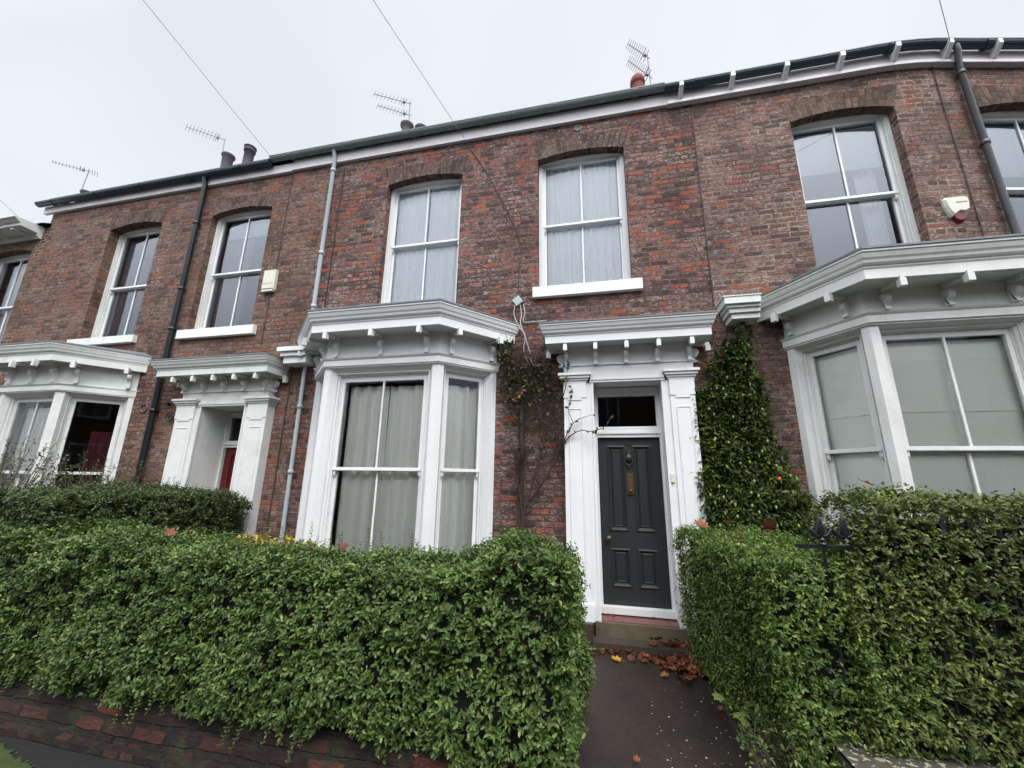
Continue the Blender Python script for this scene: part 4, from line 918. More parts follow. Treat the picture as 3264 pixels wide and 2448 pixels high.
# ------------------------------------------------------------------ foliage
def leaf_mesh(name, C, A, N, L, Wd, mats, parent=None, rnd=None, fold=.25, droop=.0, mi=None, origin=None):
    C, A, N, L, Wd = map(np.asarray, (C, A, N, L, Wd)); n = len(C)
    A = A / np.linalg.norm(A, axis=1, keepdims=True)
    N = N - A * np.sum(A * N, 1, keepdims=True); N /= np.linalg.norm(N, axis=1, keepdims=True) + 1e-9
    B = np.cross(N, A); L = L[:, None]; Wd = Wd[:, None]
    tip = C + A * L - N * L * droop
    v = np.stack([C, C + A * L * .28 + B * Wd * .46 + N * Wd * fold, C + A * L * .68 + B * Wd * .40 + N * (Wd * fold * .8 - L * droop * .4), tip,
                  C + A * L * .68 - B * Wd * .40 + N * (Wd * fold * .8 - L * droop * .4), C + A * L * .28 - B * Wd * .46 + N * Wd * fold], 1).reshape(-1, 3)
    O = np.array(ORIG[parent] if parent is not None else (origin or (0, 0, 0))); v = v - O
    base = (np.arange(n) * 6)[:, None]
    f = np.concatenate([base + np.array([0, 1, 2, 3]), base + np.array([0, 3, 4, 5])], 1).reshape(-1)
    me = bpy.data.meshes.new(name); me.vertices.add(n * 6); me.vertices.foreach_set('co', v.reshape(-1).astype(np.float32))
    me.loops.add(n * 8); me.loops.foreach_set('vertex_index', f.astype(np.int32)); me.polygons.add(n * 2)
    me.polygons.foreach_set('loop_start', (np.arange(n * 2) * 4).astype(np.int32)); me.polygons.foreach_set('loop_total', np.full(n * 2, 4, np.int32))
    me.update(calc_edges=True)
    at = me.attributes.new('rnd', 'FLOAT', 'POINT'); r = rng.random(n) if rnd is None else rnd
    at.data.foreach_set('value', np.repeat(r, 6).astype(np.float32))
    for k in (mats if isinstance(mats, (list, tuple)) else [mats]): me.materials.append(M[k])
    return link(name, me, parent, origin)

def rnd_unit(n):
    v = rng.normal(size=(n, 3)); return v / np.linalg.norm(v, axis=1, keepdims=True)

def shoots(P, D, per, leafL, spread=1.0, length=.10, outN=None, wr=.55, upn=.55, jit=.45):
    """P shoot bases, D shoot directions -> leaf arrays (opposite pairs along each shoot)"""
    n = len(P); C, A, N, L = [], [], [], []
    side = np.cross(D, rnd_unit(n)); side /= np.linalg.norm(side, axis=1, keepdims=True); side2 = np.cross(D, side)
    ln = length * (.6 + .8 * rng.random(n))[:, None]
    for k in range(per):
        t = (k // 2 + .6) / (per / 2)
        q = (side if (k // 2) % 2 == 0 else side2) * (1 if k % 2 else -1)
        C.append(P + D * ln * t); A.append(q * spread + D * .55 + rnd_unit(n) * .35)
        N.append((outN if outN is not None else D) * .55 + np.array([0, 0, upn]) + rnd_unit(n) * jit)
        L.append(leafL * (.45 + .95 * rng.random(n) ** 1.3) * (1.08 - .4 * t))
    L = np.concatenate(L); return np.concatenate(C), np.concatenate(A), np.concatenate(N), L, L * wr

def nz(p, s, seed=0): return noise.noise(Vector((p[0] * s + seed, p[1] * s, p[2] * s)))

def box_surface(n, x0, x1, y0, y1, zlo, zhi, faces, seed=0, amp=.07, shape=None):
    """points on the trimmed surface of a hedge. faces: weights for top, front(-y), back, left(-x), right(+x)"""
    Pn, Nn = [], []
    names = list(faces.keys()); wts = np.array([faces[k] for k in names], float); wts /= wts.sum()
    ch = rng.choice(len(names), n, p=wts)
    for c in ch:
        k = names[c]; u, v = random.random(), random.random()
        x = x0 + (x1 - x0) * u; zt = zhi(x, 0) if callable(zhi) else zhi; zb = zlo(x) if callable(zlo) else zlo
        if k == 'top': p = [x, y0 + (y1 - y0) * v, zt]; nn = [0, 0, 1]
        elif k == 'front': p = [x, y0, zb + (zt - zb) * v]; nn = [0, -1, 0]
        elif k == 'back': p = [x, y1, zb + (zt - zb) * v]; nn = [0, 1, 0]
        elif k == 'left': p = [x0, y0 + (y1 - y0) * u, zb + ((zhi(x0, 0) if callable(zhi) else zhi) - zb) * v]; nn = [-1, 0, 0]
        else: p = [x1, y0 + (y1 - y0) * u, zb + ((zhi(x1, 0) if callable(zhi) else zhi) - zb) * v]; nn = [1, 0, 0]
        # round the shoulders
        zt2 = zhi(p[0], 0) if callable(zhi) else zhi
        r = .16; ez = max(0, (p[2] - (zt2 - r)) / r)
        ey = 0
        if k == 'top':
            ef = max(0, (y0 + r - p[1]) / r); eb = max(0, (p[1] - y1 + r) / r); el = max(0, (x0 + r - p[0]) / r); er = max(0, (p[0] - x1 + r) / r)
            p[2] -= r * .45 * (ef ** 2 + eb ** 2 + el ** 2 + er ** 2); nn[1] += -.7 * ef + .7 * eb; nn[0] += -.7 * el + .7 * er
        else:
            p[0] -= nn[0] * r * .45 * ez ** 2; p[1] -= nn[1] * r * .45 * ez ** 2; nn[2] += .6 * ez
        a = amp * (nz(p, 2.2, seed) + .6 * nz(p, 5.5, seed + 9))
        nv = Vector(nn).normalized(); p = Vector(p) + nv * a
        if shape: p = shape(p, k)
        Pn.append(p); Nn.append(nv)
    return np.array([tuple(p) for p in Pn]), np.array([tuple(v) for v in Nn])

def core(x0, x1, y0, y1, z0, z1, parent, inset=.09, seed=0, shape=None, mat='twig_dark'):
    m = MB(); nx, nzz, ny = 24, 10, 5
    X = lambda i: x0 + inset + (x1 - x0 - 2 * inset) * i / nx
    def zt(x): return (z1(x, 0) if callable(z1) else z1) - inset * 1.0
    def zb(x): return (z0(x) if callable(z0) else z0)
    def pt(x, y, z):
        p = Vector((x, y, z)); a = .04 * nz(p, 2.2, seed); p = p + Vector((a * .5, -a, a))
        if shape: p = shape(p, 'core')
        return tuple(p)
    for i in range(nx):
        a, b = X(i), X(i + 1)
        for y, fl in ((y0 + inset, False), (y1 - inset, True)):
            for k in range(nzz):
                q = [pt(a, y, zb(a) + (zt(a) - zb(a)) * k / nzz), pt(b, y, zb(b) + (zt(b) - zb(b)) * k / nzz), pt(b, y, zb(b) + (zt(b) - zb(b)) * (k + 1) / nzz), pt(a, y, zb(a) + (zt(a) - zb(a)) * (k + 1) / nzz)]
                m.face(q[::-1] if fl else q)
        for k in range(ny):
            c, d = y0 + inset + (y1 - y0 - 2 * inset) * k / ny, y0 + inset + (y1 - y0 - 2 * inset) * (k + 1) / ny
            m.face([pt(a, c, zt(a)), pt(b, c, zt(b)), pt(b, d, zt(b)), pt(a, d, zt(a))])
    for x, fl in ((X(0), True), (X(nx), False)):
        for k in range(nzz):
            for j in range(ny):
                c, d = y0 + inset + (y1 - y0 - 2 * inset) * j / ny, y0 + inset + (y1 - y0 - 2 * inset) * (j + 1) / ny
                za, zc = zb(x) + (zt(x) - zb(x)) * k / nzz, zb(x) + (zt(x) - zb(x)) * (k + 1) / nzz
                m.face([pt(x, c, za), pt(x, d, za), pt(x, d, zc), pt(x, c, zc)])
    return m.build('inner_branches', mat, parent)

def hedge(label, x0, x1, y0, y1, zlo, zhi, faces, n, leafL, mat, seed=0, amp=.07, shape=None, sprigs=(), per=8, inset=.10, wr=.55, corez=None):
    t = thing('hedge', label, 'hedge', ((x0 + x1) / 2, (y0 + y1) / 2, 0))
    P, Nn = box_surface(n, x0, x1, y0, y1, zlo, zhi, faces, seed, amp, shape)
    dep = -rng.exponential(.028, len(P))[:, None]; dep = np.maximum(dep, -.10)
    D = Nn * .75 + np.array([0, 0, .45]) + rnd_unit(len(P)) * .45; D /= np.linalg.norm(D, axis=1, keepdims=True)
    C, A, N, L, Wd = shoots(P + Nn * dep - D * .05, D, per, leafL, outN=np.tile(Nn, (1, 1)), length=.09)
    r = np.clip(np.tile(rng.random(len(P)), per) * .55 + rng.random(len(C)) * .45 + np.repeat(0, len(C)), 0, 1)
    # young pale leaves at the shoot tips
    tipf = np.repeat(np.arange(per) // 2 / (per / 2), len(P)); r = np.clip(r * .85 + .18 * (tipf > .7), 0, 1)
    if sprigs:
        sp_m = MB(); CC, AA, NN, LL = [], [], [], []; roots = []
        for (sx, sy, sz, h) in sprigs:
            lean = Vector((random.uniform(-.25, .25), random.uniform(-.15, .1), 1)).normalized()
            if h < 0: lean = Vector((random.uniform(-.3, .3), random.uniform(-.35, -.1), -1)).normalized(); h_, h = h, abs(h)
            else: h_ = h
            pts = [Vector((sx, sy, sz)) + lean * h * k / 5 + Vector((random.uniform(-.008, .008), random.uniform(-.008, .008), 0)) for k in range(6)]
            sp_m.tube(pts, [.0022 - .0002 * k for k in range(6)], 4)
            root = pts[0] + Vector((0, .10 if h_ < 0 else 0, -.13 if h_ > 0 else .02))
            sp_m.tube([pts[0], root], .003, 4); roots.append(root)
            nl = max(4, int(h / .022))
            for k in range(nl):
                tt = (k + .5) / nl; p = pts[0] + (pts[-1] - pts[0]) * tt; an = k * 1.57 + random.random()
                for s in (0, math.pi):
                    CC.append(tuple(p)); AA.append((math.cos(an + s), math.sin(an + s), .5)); NN.append((0, 0, 1)); LL.append(leafL * (1.0 - .45 * tt) * random.uniform(.7, 1.1))
        roots.sort(key=lambda q: q.x)
        for a_, b_ in zip(roots[:-1], roots[1:]): sp_m.tube([a_, (a_ + b_) / 2 + Vector((0, .02, -.03)), b_], .004, 4)
        sp_m.build('stem', 'twig', t)
        LL = np.array(LL); C = np.concatenate([C, CC]); A = np.concatenate([A, AA]); N = np.concatenate([N, NN]); L = np.concatenate([L, LL]); Wd = np.concatenate([Wd, LL * wr]); r = np.concatenate([r, rng.random(len(CC)) * .6 + .35])
    leaf_mesh('foliage', C, A, N, L, Wd, mat, t, rnd=r)
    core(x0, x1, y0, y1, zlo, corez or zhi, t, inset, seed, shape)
    return t

# long hedge in front of the middle house
def shA(p, k):
    # lower edge ragged, base recedes a little over the low wall
    t_ = max(0, min(1, (.45 - p.z) / .5)); p.y += .10 * t_
    if p.x > -1.0 and p.z < .6: p.x -= .10 * (0.6 - p.z)
    return p
def zA(x, y): return float(np.interp(x, [-6.7, -4.4, -3.1, -2.3, -1.25, -.98, -.70, -.42, -.24], [1.37, 1.29, 1.235, 1.225, 1.21, 1.27, 1.37, 1.39, 1.32])) + .03 * nz((x, 0, 0), 1.7, 3)
zloA = lambda x: .17 + .10 * nz((x, 0, 0), 2.6, 5) + .05 * nz((x, 0, 0), 9, 5) + (-.16 if x > -.9 else 0)
spA = []
for k in range(130):
    x = random.uniform(-6.4, -.4); tall = -3.3 < x < -1.1
    spA.append((x, random.uniform(-2.3, -1.94), zA(x, 0) - .07, random.uniform(.14, .33) if tall and k % 2 else random.uniform(.07, .15)))
for k in range(40):
    x = random.uniform(-6, -.5); spA.append((x, -2.60 + random.uniform(-.02, .03), .30 + zloA(x) - .15, -random.uniform(.12, .30)))
hedge('long green privet hedge over the low brick wall in front of the middle house', -6.2, -.18, -2.62, -1.92, zloA, zA, {'top': .34, 'front': .54, 'right': .10, 'back': .02}, 10500, .040, 'privet', 1, .09, shA, spA)
# boundary hedge running from the wall to the pavement, behind the long one
zP = lambda x, y: 1.65
def shP(p, k):
    if p.z > .8: p.z -= .16 * max(0, min(1, (p.y + .9) / .7)) * (p.z - .8) / .8
    return p
spP = [(random.uniform(-5.9, -5.1), random.uniform(-2.2, -.9), 1.60, random.uniform(.08, .22)) for _ in range(46)] + [(random.uniform(-5.2, -5.0), random.uniform(-.8, -.2), 1.3, random.uniform(.1, .2)) for _ in range(10)]
hedge('dark hedge dividing the front gardens beside the porch with the red door', -6.05, -5.0, -2.5, -.22, .1, zP, {'top': .35, 'right': .50, 'back': .08, 'front': .12}, 5600, .038, 'privet_dark', 5, .10, shP, spP)
# garden shrub before the left bay
def shrub(label, c, r, n, leafL, mat, stems=30, name='shrub', cat='shrub', h=.6):
    t = thing(name, label, cat, (c[0], c[1], 0)); m = MB(); CC, AA, NN = [], [], []
    for k in range(stems):
        a = random.random() * 6.28; q = random.random() ** .5
        b = Vector((c[0] + r[0] * q * math.cos(a) * .7, c[1] + r[1] * q * math.sin(a) * .7, c[2]))
        d = Vector((math.cos(a) * q * .9 + random.uniform(-.3, .3), math.sin(a) * q * .4, 1)).normalized(); L = h * random.uniform(.6, 1.15)
        pts = [Vector((c[0], c[1], c[2] - .25)) if i < 0 else b + d * L * i / 6 + Vector((random.uniform(-.02, .02), random.uniform(-.02, .02), -.06 * L * (i / 6) ** 2 * abs(d.x))) for i in range(-1, 7)]
        m.tube(pts, [.009] + [.007 - .0009 * i for i in range(7)], 5); pts = pts[1:]
        for j in range(n):
            tt = random.random() ** .7; i = min(5, int(tt * 6)); p = pts[i] + (pts[i + 1] - pts[i]) * (tt * 6 - i)
            if random.random() < .45:
                o = Vector(rnd_unit(1)[0]) * random.uniform(.02, .10); m.tube([p, p + o], .0018, 3, cap=False); p = p + o
            CC.append(tuple(p)); AA.append(tuple(rnd_unit(1)[0] + np.array([0, 0, .1]))); NN.append((random.gauss(0, .3), random.gauss(0, .3), 1))
    m.build('stem', 'twig', t); n_ = len(CC); L = leafL * (.6 + .7 * rng.random(n_))
    leaf_mesh('foliage', CC, AA, NN, L, L * .5, mat, t); return t
shrub('wiry dark shrub with thin upright twigs in front of the left bay window', (-7.9, -1.5, 1.3), (1.1, .5), 34, .035, 'privet_dark', 64, h=.95)
shrub('twiggy brownish bush by the black downpipe at the left', (-6.95, -.9, 1.3), (.55, .4), 34, .035, 'privet_dark', 34, h=.80)
shrub('yellow-leaved low shrub behind the hedge at the foot of the grey downpipe', (-3.60, -1.30, .84), (.46, .18), 44, .05, 'yellow', 40, h=.36)

# right-hand hedges
def shB(p, k):
    t_ = max(0, min(1, (-p.y - .3) / 1.9)); p.x += .38 * t_ * max(0, min(1, (1.25 - p.x) / .3 + 1)) * (1 if p.x < 1.6 else 0) * (1 - .55 * max(0, min(1, p.z / 1.3)))
    return p
hedge('flat-topped bright green hedge beside the path right of the dark door', .79, 1.85, -2.23, -.42, .02, lambda x, y: 1.355, {'top': .30, 'left': .44, 'front': .26}, 6000, .032, 'privet_b', 11, .06, shB,
      [(random.uniform(.9, 1.2), random.uniform(-1.6, -.5), 1.28, random.uniform(.06, .16)) for _ in range(12)], corez=lambda x, y: 1.31)
zC = lambda x, y: (1.75 if x > 1.72 else 1.38 + (x - 1.46) * 1.42) + .03 * nz((x, 0, 0), 2.2, 7)
hedge('tall dense hedge growing through the black iron railings', 1.48, 4.9, -2.25, -1.55, .36, zC, {'top': .29, 'front': .62, 'left': .09}, 8400, .034, 'privet_grey', 21, .06, None,
      [(random.uniform(1.55, 3.4), random.uniform(-2.1, -1.8), 1.70, random.uniform(.04, .10)) for _ in range(20)], wr=.62, corez=lambda x, y: zC(x, y) - (.14 if x < 1.75 else .06))
m = MB()
for k in range(50):
    p = Vector((random.uniform(1.5, 4.2), -2.22 - random.uniform(0, .05), random.uniform(.45, 1.65))); d = Vector((random.uniform(-1, 1), random.uniform(-.25, .1), random.uniform(-.2, .8))).normalized(); L = random.uniform(.08, .26)
    m.tube([p + Vector((0, .10, -.03)), p, p + d * L * .5 + Vector((0, -.01, .01)), p + d * L], [.003, .0025, .002, .001], 4)
tw = [o for o in bpy.data.objects if o.get('label') == 'tall dense hedge growing through the black iron railings'][0]
m.build('twig', 'twig', tw)['kind'] = 'stuff'
# loose growth spilling at its foot
shrub('trailing light green growth spilling over the foot of the right hedge by the path', (1.16, -2.12, .05), (.28, .2), 40, .030, 'privet', 34, name='trailing_plant', cat='plant', h=.38)

# wall climber right of the door
ivy = thing('wall_climber', 'dense dark evergreen climber with pale green fruits on the wall right of the dark door', 'climber', (1.7, 0, 0))
def ivx(z):
    pts = [(.9, 1.12, 2.55), (1.4, 1.14, 2.36), (1.85, 1.15, 2.22), (2.1, 1.16, 2.08), (2.6, 1.17, 2.0), (2.95, 1.22, 1.98), (3.05, 1.42, 1.96), (3.3, 1.44, 1.93), (3.5, 1.60, 1.90), (3.72, 1.72, 1.86)]
    for (a, l0, r0), (b, l1, r1) in zip(pts[:-1], pts[1:]):
        if z <= b: t = (z - a) / (b - a); return l0 + (l1 - l0) * t, r0 + (r1 - r0) * t
    return 1.75, 1.85
P, NN_ = [], []
while len(P) < 2700:
    z = random.uniform(.9, 3.74); l, r = ivx(z)
    if random.random() > (r - l) / 1.5: continue
    x = random.uniform(l, r) + .05 * random.gauss(0, 1) + .10 * nz((0, 0, z), 4, 6); th = (.10 + .16 * max(0, (2.6 - z) / 1.7)) * (1 - abs((x - (l + r) / 2) / ((r - l) / 2 + .1)) ** 3 * .7)
    if nz((x, 0, z), 5.5, 2) > .30 and random.random() < .85: continue
    y = -.03 - max(.02, th + .06 * nz((x, 0, z), 3, 4)) * random.uniform(.55, 1)
    P.append((x, y, z)); NN_.append((random.gauss(0, .3), -1, .35))
P = np.array(P); NN_ = np.array(NN_); NN_ /= np.linalg.norm(NN_, axis=1, keepdims=True)
D = NN_ * .5 + rnd_unit(len(P)) * .6 + np.array([0, 0, -.1]); D /= np.linalg.norm(D, axis=1, keepdims=True)
C, A, N, L, Wd = shoots(P, D, 6, .074, outN=NN_, length=.05, wr=.36, upn=.5)
A = A + np.array([0, -.2, -.45]); leaf_mesh('foliage', C, A, N, L, Wd, 'ivy', ivy)
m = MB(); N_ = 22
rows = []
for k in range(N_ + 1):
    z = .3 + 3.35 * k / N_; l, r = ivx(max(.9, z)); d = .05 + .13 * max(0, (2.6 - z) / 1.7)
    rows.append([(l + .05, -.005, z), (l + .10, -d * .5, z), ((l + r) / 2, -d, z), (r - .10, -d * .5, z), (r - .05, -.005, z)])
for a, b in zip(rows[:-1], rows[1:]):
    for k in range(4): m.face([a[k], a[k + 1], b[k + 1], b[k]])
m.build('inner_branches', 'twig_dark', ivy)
for k in range(46):
    z = 1.35 + 2.1 * random.random() ** 1.2; l, r = ivx(z); x = random.uniform(l + .08, r - .03); th = .14 + .20 * max(0, (2.6 - z) / 1.7)
    m = MB(); m.lathe((x, -th - random.uniform(.0, .04), z), [(0, 0), (.009, .004), (.013, .016), (.012, .028), (.007, .038), (0, .041)], 8)
    m.build('fruit', 'fruit', ivy)
m = MB(); m.lathe((1.93, -.36, 1.86), [(0, 0), (.012, .004), (.018, .018), (.016, .034), (.008, .044), (0, .046)], 10); m.build('fruit', 'fruit_orange', ivy)

# bare rose climber left of the door
cl = thing('bare_climber', 'leafless woody climber with dark twigs on the wall between the bay and the dark door', 'climber', (-.98, 0, 0))
m = MB()
def vine(pts, r0, r1, n=5):
    q = spl(pts, n); m.tube(q, [r0 + (r1 - r0) * i / (len(q) - 1) for i in range(len(q))], 6); return q
main = [vine([(-1.02, -.10, .0), (-1.02, -.09, 1.2), (-1.0, -.06, 2.0), (-1.01, -.06, 2.65), (-1.03, -.06, 3.05), (-1.12, -.08, 3.35), (-1.2, -.12, 3.6)], .045, .018),
        vine([(-.97, -.12, .0), (-.98, -.13, 1.1), (-.95, -.12, 1.48), (-.80, -.12, 1.68), (-.66, -.12, 1.88), (-.59, -.11, 2.05), (-.53, -.11, 2.35), (-.56, -.10, 2.6), (-.50, -.12, 2.95)], .024, .008),
        vine([(-.93, -.13, 1.5), (-.86, -.12, 1.75), (-.77, -.12, 2.06), (-.70, -.12, 2.3), (-.72, -.10, 2.6), (-.80, -.10, 2.85), (-.83, -.1, 3.05)], .016, .006),
        vine([(-.96, -.13, 1.2), (-1.0, -.14, 1.6), (-1.05, -.14, 1.9), (-1.0, -.12, 2.1)], .014, .008),
        vine([(-.62, -.12, 1.95), (-.50, -.14, 2.2), (-.42, -.17, 2.32), (-.30, -.20, 2.42), (-.18, -.22, 2.46), (-.08, -.24, 2.44), (.10, -.26, 2.50), (.16, -.26, 2.60)], .012, .003),
        vine([(-.44, -.17, 2.3), (-.34, -.20, 2.5), (-.24, -.2, 2.6), (-.05, -.21, 2.66)], .007, .003), vine([(-.30, -.19, 2.55), (-.36, -.2, 2.75), (-.30, -.2, 2.95), (-.32, -.2, 3.05)], .005, .002),
        vine([(-.45, -.14, 2.85), (-.38, -.2, 3.1), (-.36, -.22, 3.35), (-.33, -.24, 3.5)], .006, .002), vine([(-.44, -.14, 2.95), (-.42, -.2, 3.2), (-.40, -.2, 3.5)], .005, .002)]
for k in range(300):
    q = random.choice(main[:4] + main[:1]); p = random.choice(q[len(q) // 3:]); d = Vector((random.uniform(-.7, .7), random.uniform(-.25, .0), random.uniform(.1, 1))).normalized(); L = random.uniform(.10, .42)
    pts = [p + d * L * i / 4 + Vector((random.uniform(-.02, .02), 0, random.uniform(-.02, .02))) for i in range(5)]
    pts = [Vector((max(-1.32, min(-.5, a.x)), min(-.02, max(-.2, a.y)), a.z)) for a in pts]
    m.tube(pts, [.004 - .0006 * i for i in range(5)], 4, cap=False)
for k in range(620):   # tangle at the top
    a = random.gauss(0, 1); x = -.90 + .22 * a; z = random.uniform(2.55, 3.65) if k % 2 else 3.2 + .15 * random.gauss(0, 1); d = Vector(rnd_unit(1)[0]); d.y *= .3
    if x < -1.3 or x > -.5: continue
    p = Vector((x, -.06, z)); m.tube([p, p + d * .12, p + d * .17 + Vector((0, -.02, -.07))], [.0035, .0025, .0012], 3, cap=False)
m.build('branch', 'twig_brown', cl)
C = []; 
for k in range(190):
    z = 3.22 + .20 * random.gauss(0, 1); x = -.97 + .20 * random.gauss(0, 1); C.append((min(-.5, max(-1.35, x)), random.uniform(-.14, -.03), z))
for k in range(150): C.append((random.uniform(-1.28, -.48), random.uniform(-.15, -.04), random.gauss(3.2, .22)))
for k in range(170): C.append((random.uniform(-1.34, -1.12), random.uniform(-.3, -.05), random.gauss(3.58, .09)))
for k in range(150): C.append((random.uniform(-1.28, -.45), random.uniform(-.15, -.05), random.uniform(2.2, 3.3)))
for k in range(70): C.append((random.gauss(-1.02, .07), random.uniform(-.15, -.05), random.choice([random.gauss(2.93, .06), random.gauss(2.05, .08)])))
for k in range(46):
    q = random.choice(main[4:]); p = random.choice(q[3:]); C.append(tuple(p))
n = len(C); L = .05 * (.6 + .8 * rng.random(n)); leaf_mesh('foliage', C, rnd_unit(n) + np.array([0, 0, -.3]), np.tile([0, -1, .4], (n, 1)) + rnd_unit(n) * .6, L, L * .6, 'climber_dark', cl)
n = 14; C = np.column_stack([rng.normal(-1.02, .07, n), rng.uniform(-.2, -.14, n), rng.normal(2.95, .05, n)]); L = .06 * (.7 + .6 * rng.random(n))
leaf_mesh('autumn_foliage', C, rnd_unit(n), np.tile([0, -1, .4], (n, 1)) + rnd_unit(n) * .5, L, L * .5, 'dead', cl)

# ------------------------------------------------------------------ fallen leaves
def maple(p, size, rot, tilt, mat, name='fallen_leaf', label=None, group=None, curl=.25):
    m = MB(); lobes = 5; out_ = []
    for k in range(lobes * 2 + 1):
        a = -2.2 + 4.4 * k / (lobes * 2); r = size * (1.0 if k % 2 == 0 else .66) * (1 - .28 * abs(a) / 2.2) * random.uniform(.88, 1.1)
        x, y = r * math.sin(a), r * math.cos(a); out_.append((x, y, curl * (x * x + y * y) / size))
    out_.append((0, -size * .25, 0))
    mt = Matrix.Rotation(rot, 3, 'Z') @ Matrix.Rotation(tilt, 3, 'X')
    V = [Vector(p) + mt @ Vector(q) for q in out_]; c = Vector(p)
    for i in range(len(V)): j = (i + 1) % len(V); m.face([tuple(c), tuple(V[i]), tuple(V[j])], smooth=True)
    # stalk
    s = mt @ Vector((0, -size * .25, 0)); e = mt @ Vector((size * .05, -size * .8, size * .08)); m.tube([c + s, c + e], .0015, 4)
    if label is None: return m
    o = m.build(name, mat, None, origin=tuple(c)); o.data.attributes.new('rnd', 'FLOAT', 'POINT').data.foreach_set('value', [random.random()] * len(o.data.vertices))
    tag(o, label, 'leaf', group); return o
G = 'fallen leaves lying singly'
maple((.12, -.58, .050), .085, 1.4, .12, 'deadyellow', label='bright yellow fallen leaf lying alone on the path', group=G)
maple((1.02, -.70, 1.40), .11, .5, .5, 'dead', label='large brown fallen leaf at the left edge of the flat hedge top', group=G)
maple((1.30, -.62, 1.42), .08, 2.0, .4, 'dead', label='orange-brown fallen leaf at the back of the flat hedge, left of the tall one', group=G)
maple((1.19, -1.35, 1.40), .06, 1.0, .6, 'dead', label='small reddish fallen leaf near the front of the flat hedge top', group=G)
maple((1.45, -1.25, 1.46), .085, 3.0, 1.1, 'dead', label='large curled leaf standing upright on the flat hedge', group=G)
maple((1.62, -.75, 1.40), .08, -.4, .4, 'dead', label='wide brown leaf on the flat hedge near the first spearhead', group=G)
maple((1.98, -1.75, 1.84), .09, 1.2, .4, 'dead', label='brown curled leaf on top of the tall hedge by the right bay', group=G)
maple((-2.2, -2.05, 1.235), .07, .3, .7, 'dead', label='brown fallen leaf on the long hedge below the bay window', group=G)
maple((-.62, -2.2, 1.40), .07, 1.9, .6, 'dead', label='red-brown leaf on the right end of the long hedge', group=G)
maple((-3.9, -2.2, 1.30), .07, .9, .8, 'dead', label='orange leaf on the top of the long hedge towards the left', group=G)
maple((-.17, -1.55, .045), .07, 2.5, .5, 'dead', label='red fallen leaf on the left edge of the path', group=G)
maple((.18, -2.05, .025), .035, .4, .2, 'dead', label='tiny brown leaf scrap on the path near the bottom of the photo', group=G)
big = MB(); RN = []
def add(p, size, rot, tilt, curl=.4):
    q = maple(p, size, rot, tilt, None, curl=curl); o = len(big.v); big.v += q.v; big.f += [tuple(i + o for i in f) for f in q.f]; big.uv += q.uv; big.mi += q.mi; big.sm += q.sm; RN.extend([random.random()] * len(q.v))
for k in range(175):
    x = min(1.0, .99 - abs(random.gauss(0, .30))); y = -.42 - abs(random.gauss(0, .13)) * (1 + 1.2 * max(0, x - .4))
    if x < -.15: continue
    h = .06 + .09 * max(0, (x - .45)) * random.random()
    add((x, y, h), random.uniform(.03, .066), random.uniform(0, 6.3), random.uniform(-.9, .9))
for k in range(26): add((random.uniform(.45, 1.0), random.uniform(-.34, -.2), .13 + random.uniform(0, .03)), random.uniform(.04, .07), random.uniform(0, 6.3), random.uniform(-.8, .8))
for k in range(18): add((random.uniform(-.25, .35), random.uniform(-.47, -.38), .07), random.uniform(.035, .06), random.uniform(0, 6.3), random.uniform(-.8, .8))
for k in range(16): add((random.uniform(-.28, -.12), random.uniform(-1.6, -.4), .06), random.uniform(.03, .055), random.uniform(0, 6.3), random.uniform(-.8, .8))
for k in range(10): add((random.uniform(.85, 1.25), random.uniform(-2.2, -1.2), .04), random.uniform(.03, .05), random.uniform(0, 6.3), random.uniform(-.8, .8))
for k in range(7): add((random.uniform(.0, .8), random.uniform(-.05, .12), .275), random.uniform(.018, .035), random.uniform(0, 6.3), random.uniform(-.5, .5))
o = big.build('leaf_litter', 'dead', None); tag(o, 'heap of orange-brown autumn leaves drifted against the door steps', 'leaves', kind='stuff')
o.data.attributes.new('rnd', 'FLOAT', 'POINT').data.foreach_set('value', RN)
n = 130; x = rng.uniform(.2, 1.3, n) ** .7; y = rng.uniform(-2.3, -.6, n); z = np.interp(y, [-2.5, -2.1, -1.2, -.36], [-.06, 0, .02, .05]) + .006
C = np.column_stack([x, y, z]); L = rng.uniform(.008, .02, n)
o = leaf_mesh('leaf_fragments', C, rnd_unit(n) * np.array([1, 1, .1]), np.tile([0, 0, 1.], (n, 1)), L, L * .7, 'petal', None); tag(o, 'pale leaf fragments scattered on the path by the right hedge', 'leaf fragments', kind='stuff')
n = 400; x = rng.uniform(1.35, 4.5, n); y = rng.uniform(-2.48, -2.15, n); keep = rng.random(n) < np.clip(1.4 - (x - 1.3) * .7, .12, 1); x, y = x[keep], y[keep]; n = len(x)
C = np.column_stack([x, y, np.full(n, .352)]); L = rng.uniform(.008, .02, n)
o = leaf_mesh('leaf_fragments', C, rnd_unit(n) * np.array([1, 1, .1]), np.tile([0, 0, 1.], (n, 1)), L, L * .6, 'petal', None); tag(o, 'pale leaf fragments on the stone coping at the right', 'leaf fragments', kind='stuff')
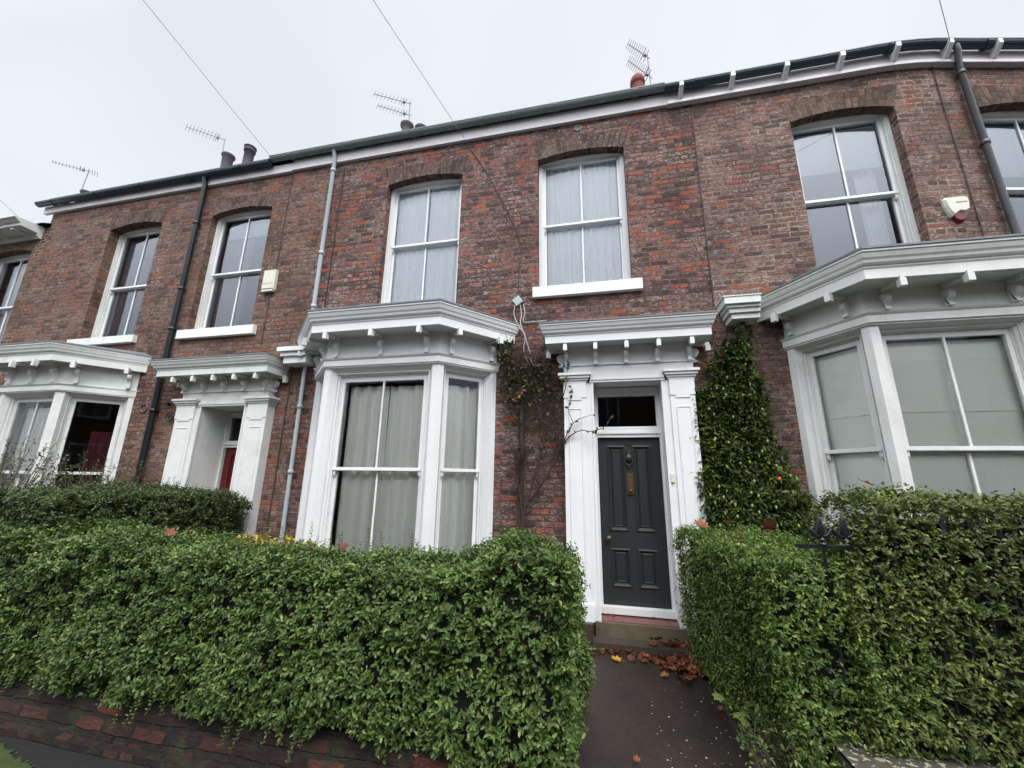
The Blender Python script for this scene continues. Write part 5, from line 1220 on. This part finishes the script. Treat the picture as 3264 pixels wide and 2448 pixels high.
# low seedlings at the path edge
t = thing('seedling', 'young sycamore seedling with broad light green leaves at the right edge of the path', 'plant', (1.05, -1.55, 0))
m = MB(); CC = []
for k in range(9):
    p = Vector((random.uniform(.92, 1.12), random.uniform(-1.75, -1.35), 0)); e = p + Vector((random.uniform(-.08, .05), random.uniform(-.06, .03), random.uniform(.08, .2))); m.tube([p, e], .002, 4)
    q = maple(tuple(e), random.uniform(.05, .075), random.uniform(0, 6), random.uniform(-.3, .5), None, curl=-.2); CC.append(q)
m.build('stem', 'twig', t); b = MB()
for q in CC: o_ = len(b.v); b.v += q.v; b.f += [tuple(i + o_ for i in f) for f in q.f]; b.uv += q.uv; b.mi += q.mi; b.sm += q.sm
o = b.build('foliage', 'privet', t); o.data.attributes.new('rnd', 'FLOAT', 'POINT').data.foreach_set('value', [.93] * len(o.data.vertices))

# ------------------------------------------------------------------ terrace across the street (seen only as reflections in the glass)
opp = thing('opposite_terrace', 'brick terrace across the street, mirrored in the window panes', 'house', (0, -17.5, 0))
m = MB()
for a, b in ((-40, 40),): m.box(a, b, -25, -17.5, -.2, 7.6)
m.build('wall', 'farbrick', opp)
m = MB(); m.face([(-40, -17.3, 7.6), (40, -17.3, 7.6), (40, -21.2, 9.9), (-40, -21.2, 9.9)][::-1]); m.face([(-40, -25, 7.6), (40, -25, 7.6), (40, -21.2, 9.9), (-40, -21.2, 9.9)]); m.build('roof', 'slate', opp)
for x in np.arange(-36, 37, 6.4):
    c = MB(); c.box(x - .9, x + .9, -21.6, -20.8, 8.8, 11.3); ch = c.build('chimney', 'farbrick', opp)
    p = MB()
    for k in range(4): p.lathe((x - .66 + .44 * k, -21.2, 11.3), [(.15, 0), (.13, .5), (.17, .55), (.17, .62), (.12, .62)], 10)
    p.build('chimney_pots', 'pot_dark', ch)
    for wx in (x + 1.6, x + 4.6):
        for z0 in (1.2, 4.6):
            q = MB(); q.box(wx - .65, wx + .65, -17.5, -17.42, z0, z0 + 2.1); w = q.build('window', 'white', opp)
            g = MB(); g.box(wx - .55, wx - .03, -17.415, -17.41, z0 + .1, z0 + 2.0); g.box(wx + .03, wx + .55, -17.415, -17.41, z0 + .1, z0 + 2.0); g.build('pane', 'pipe_dark', w)
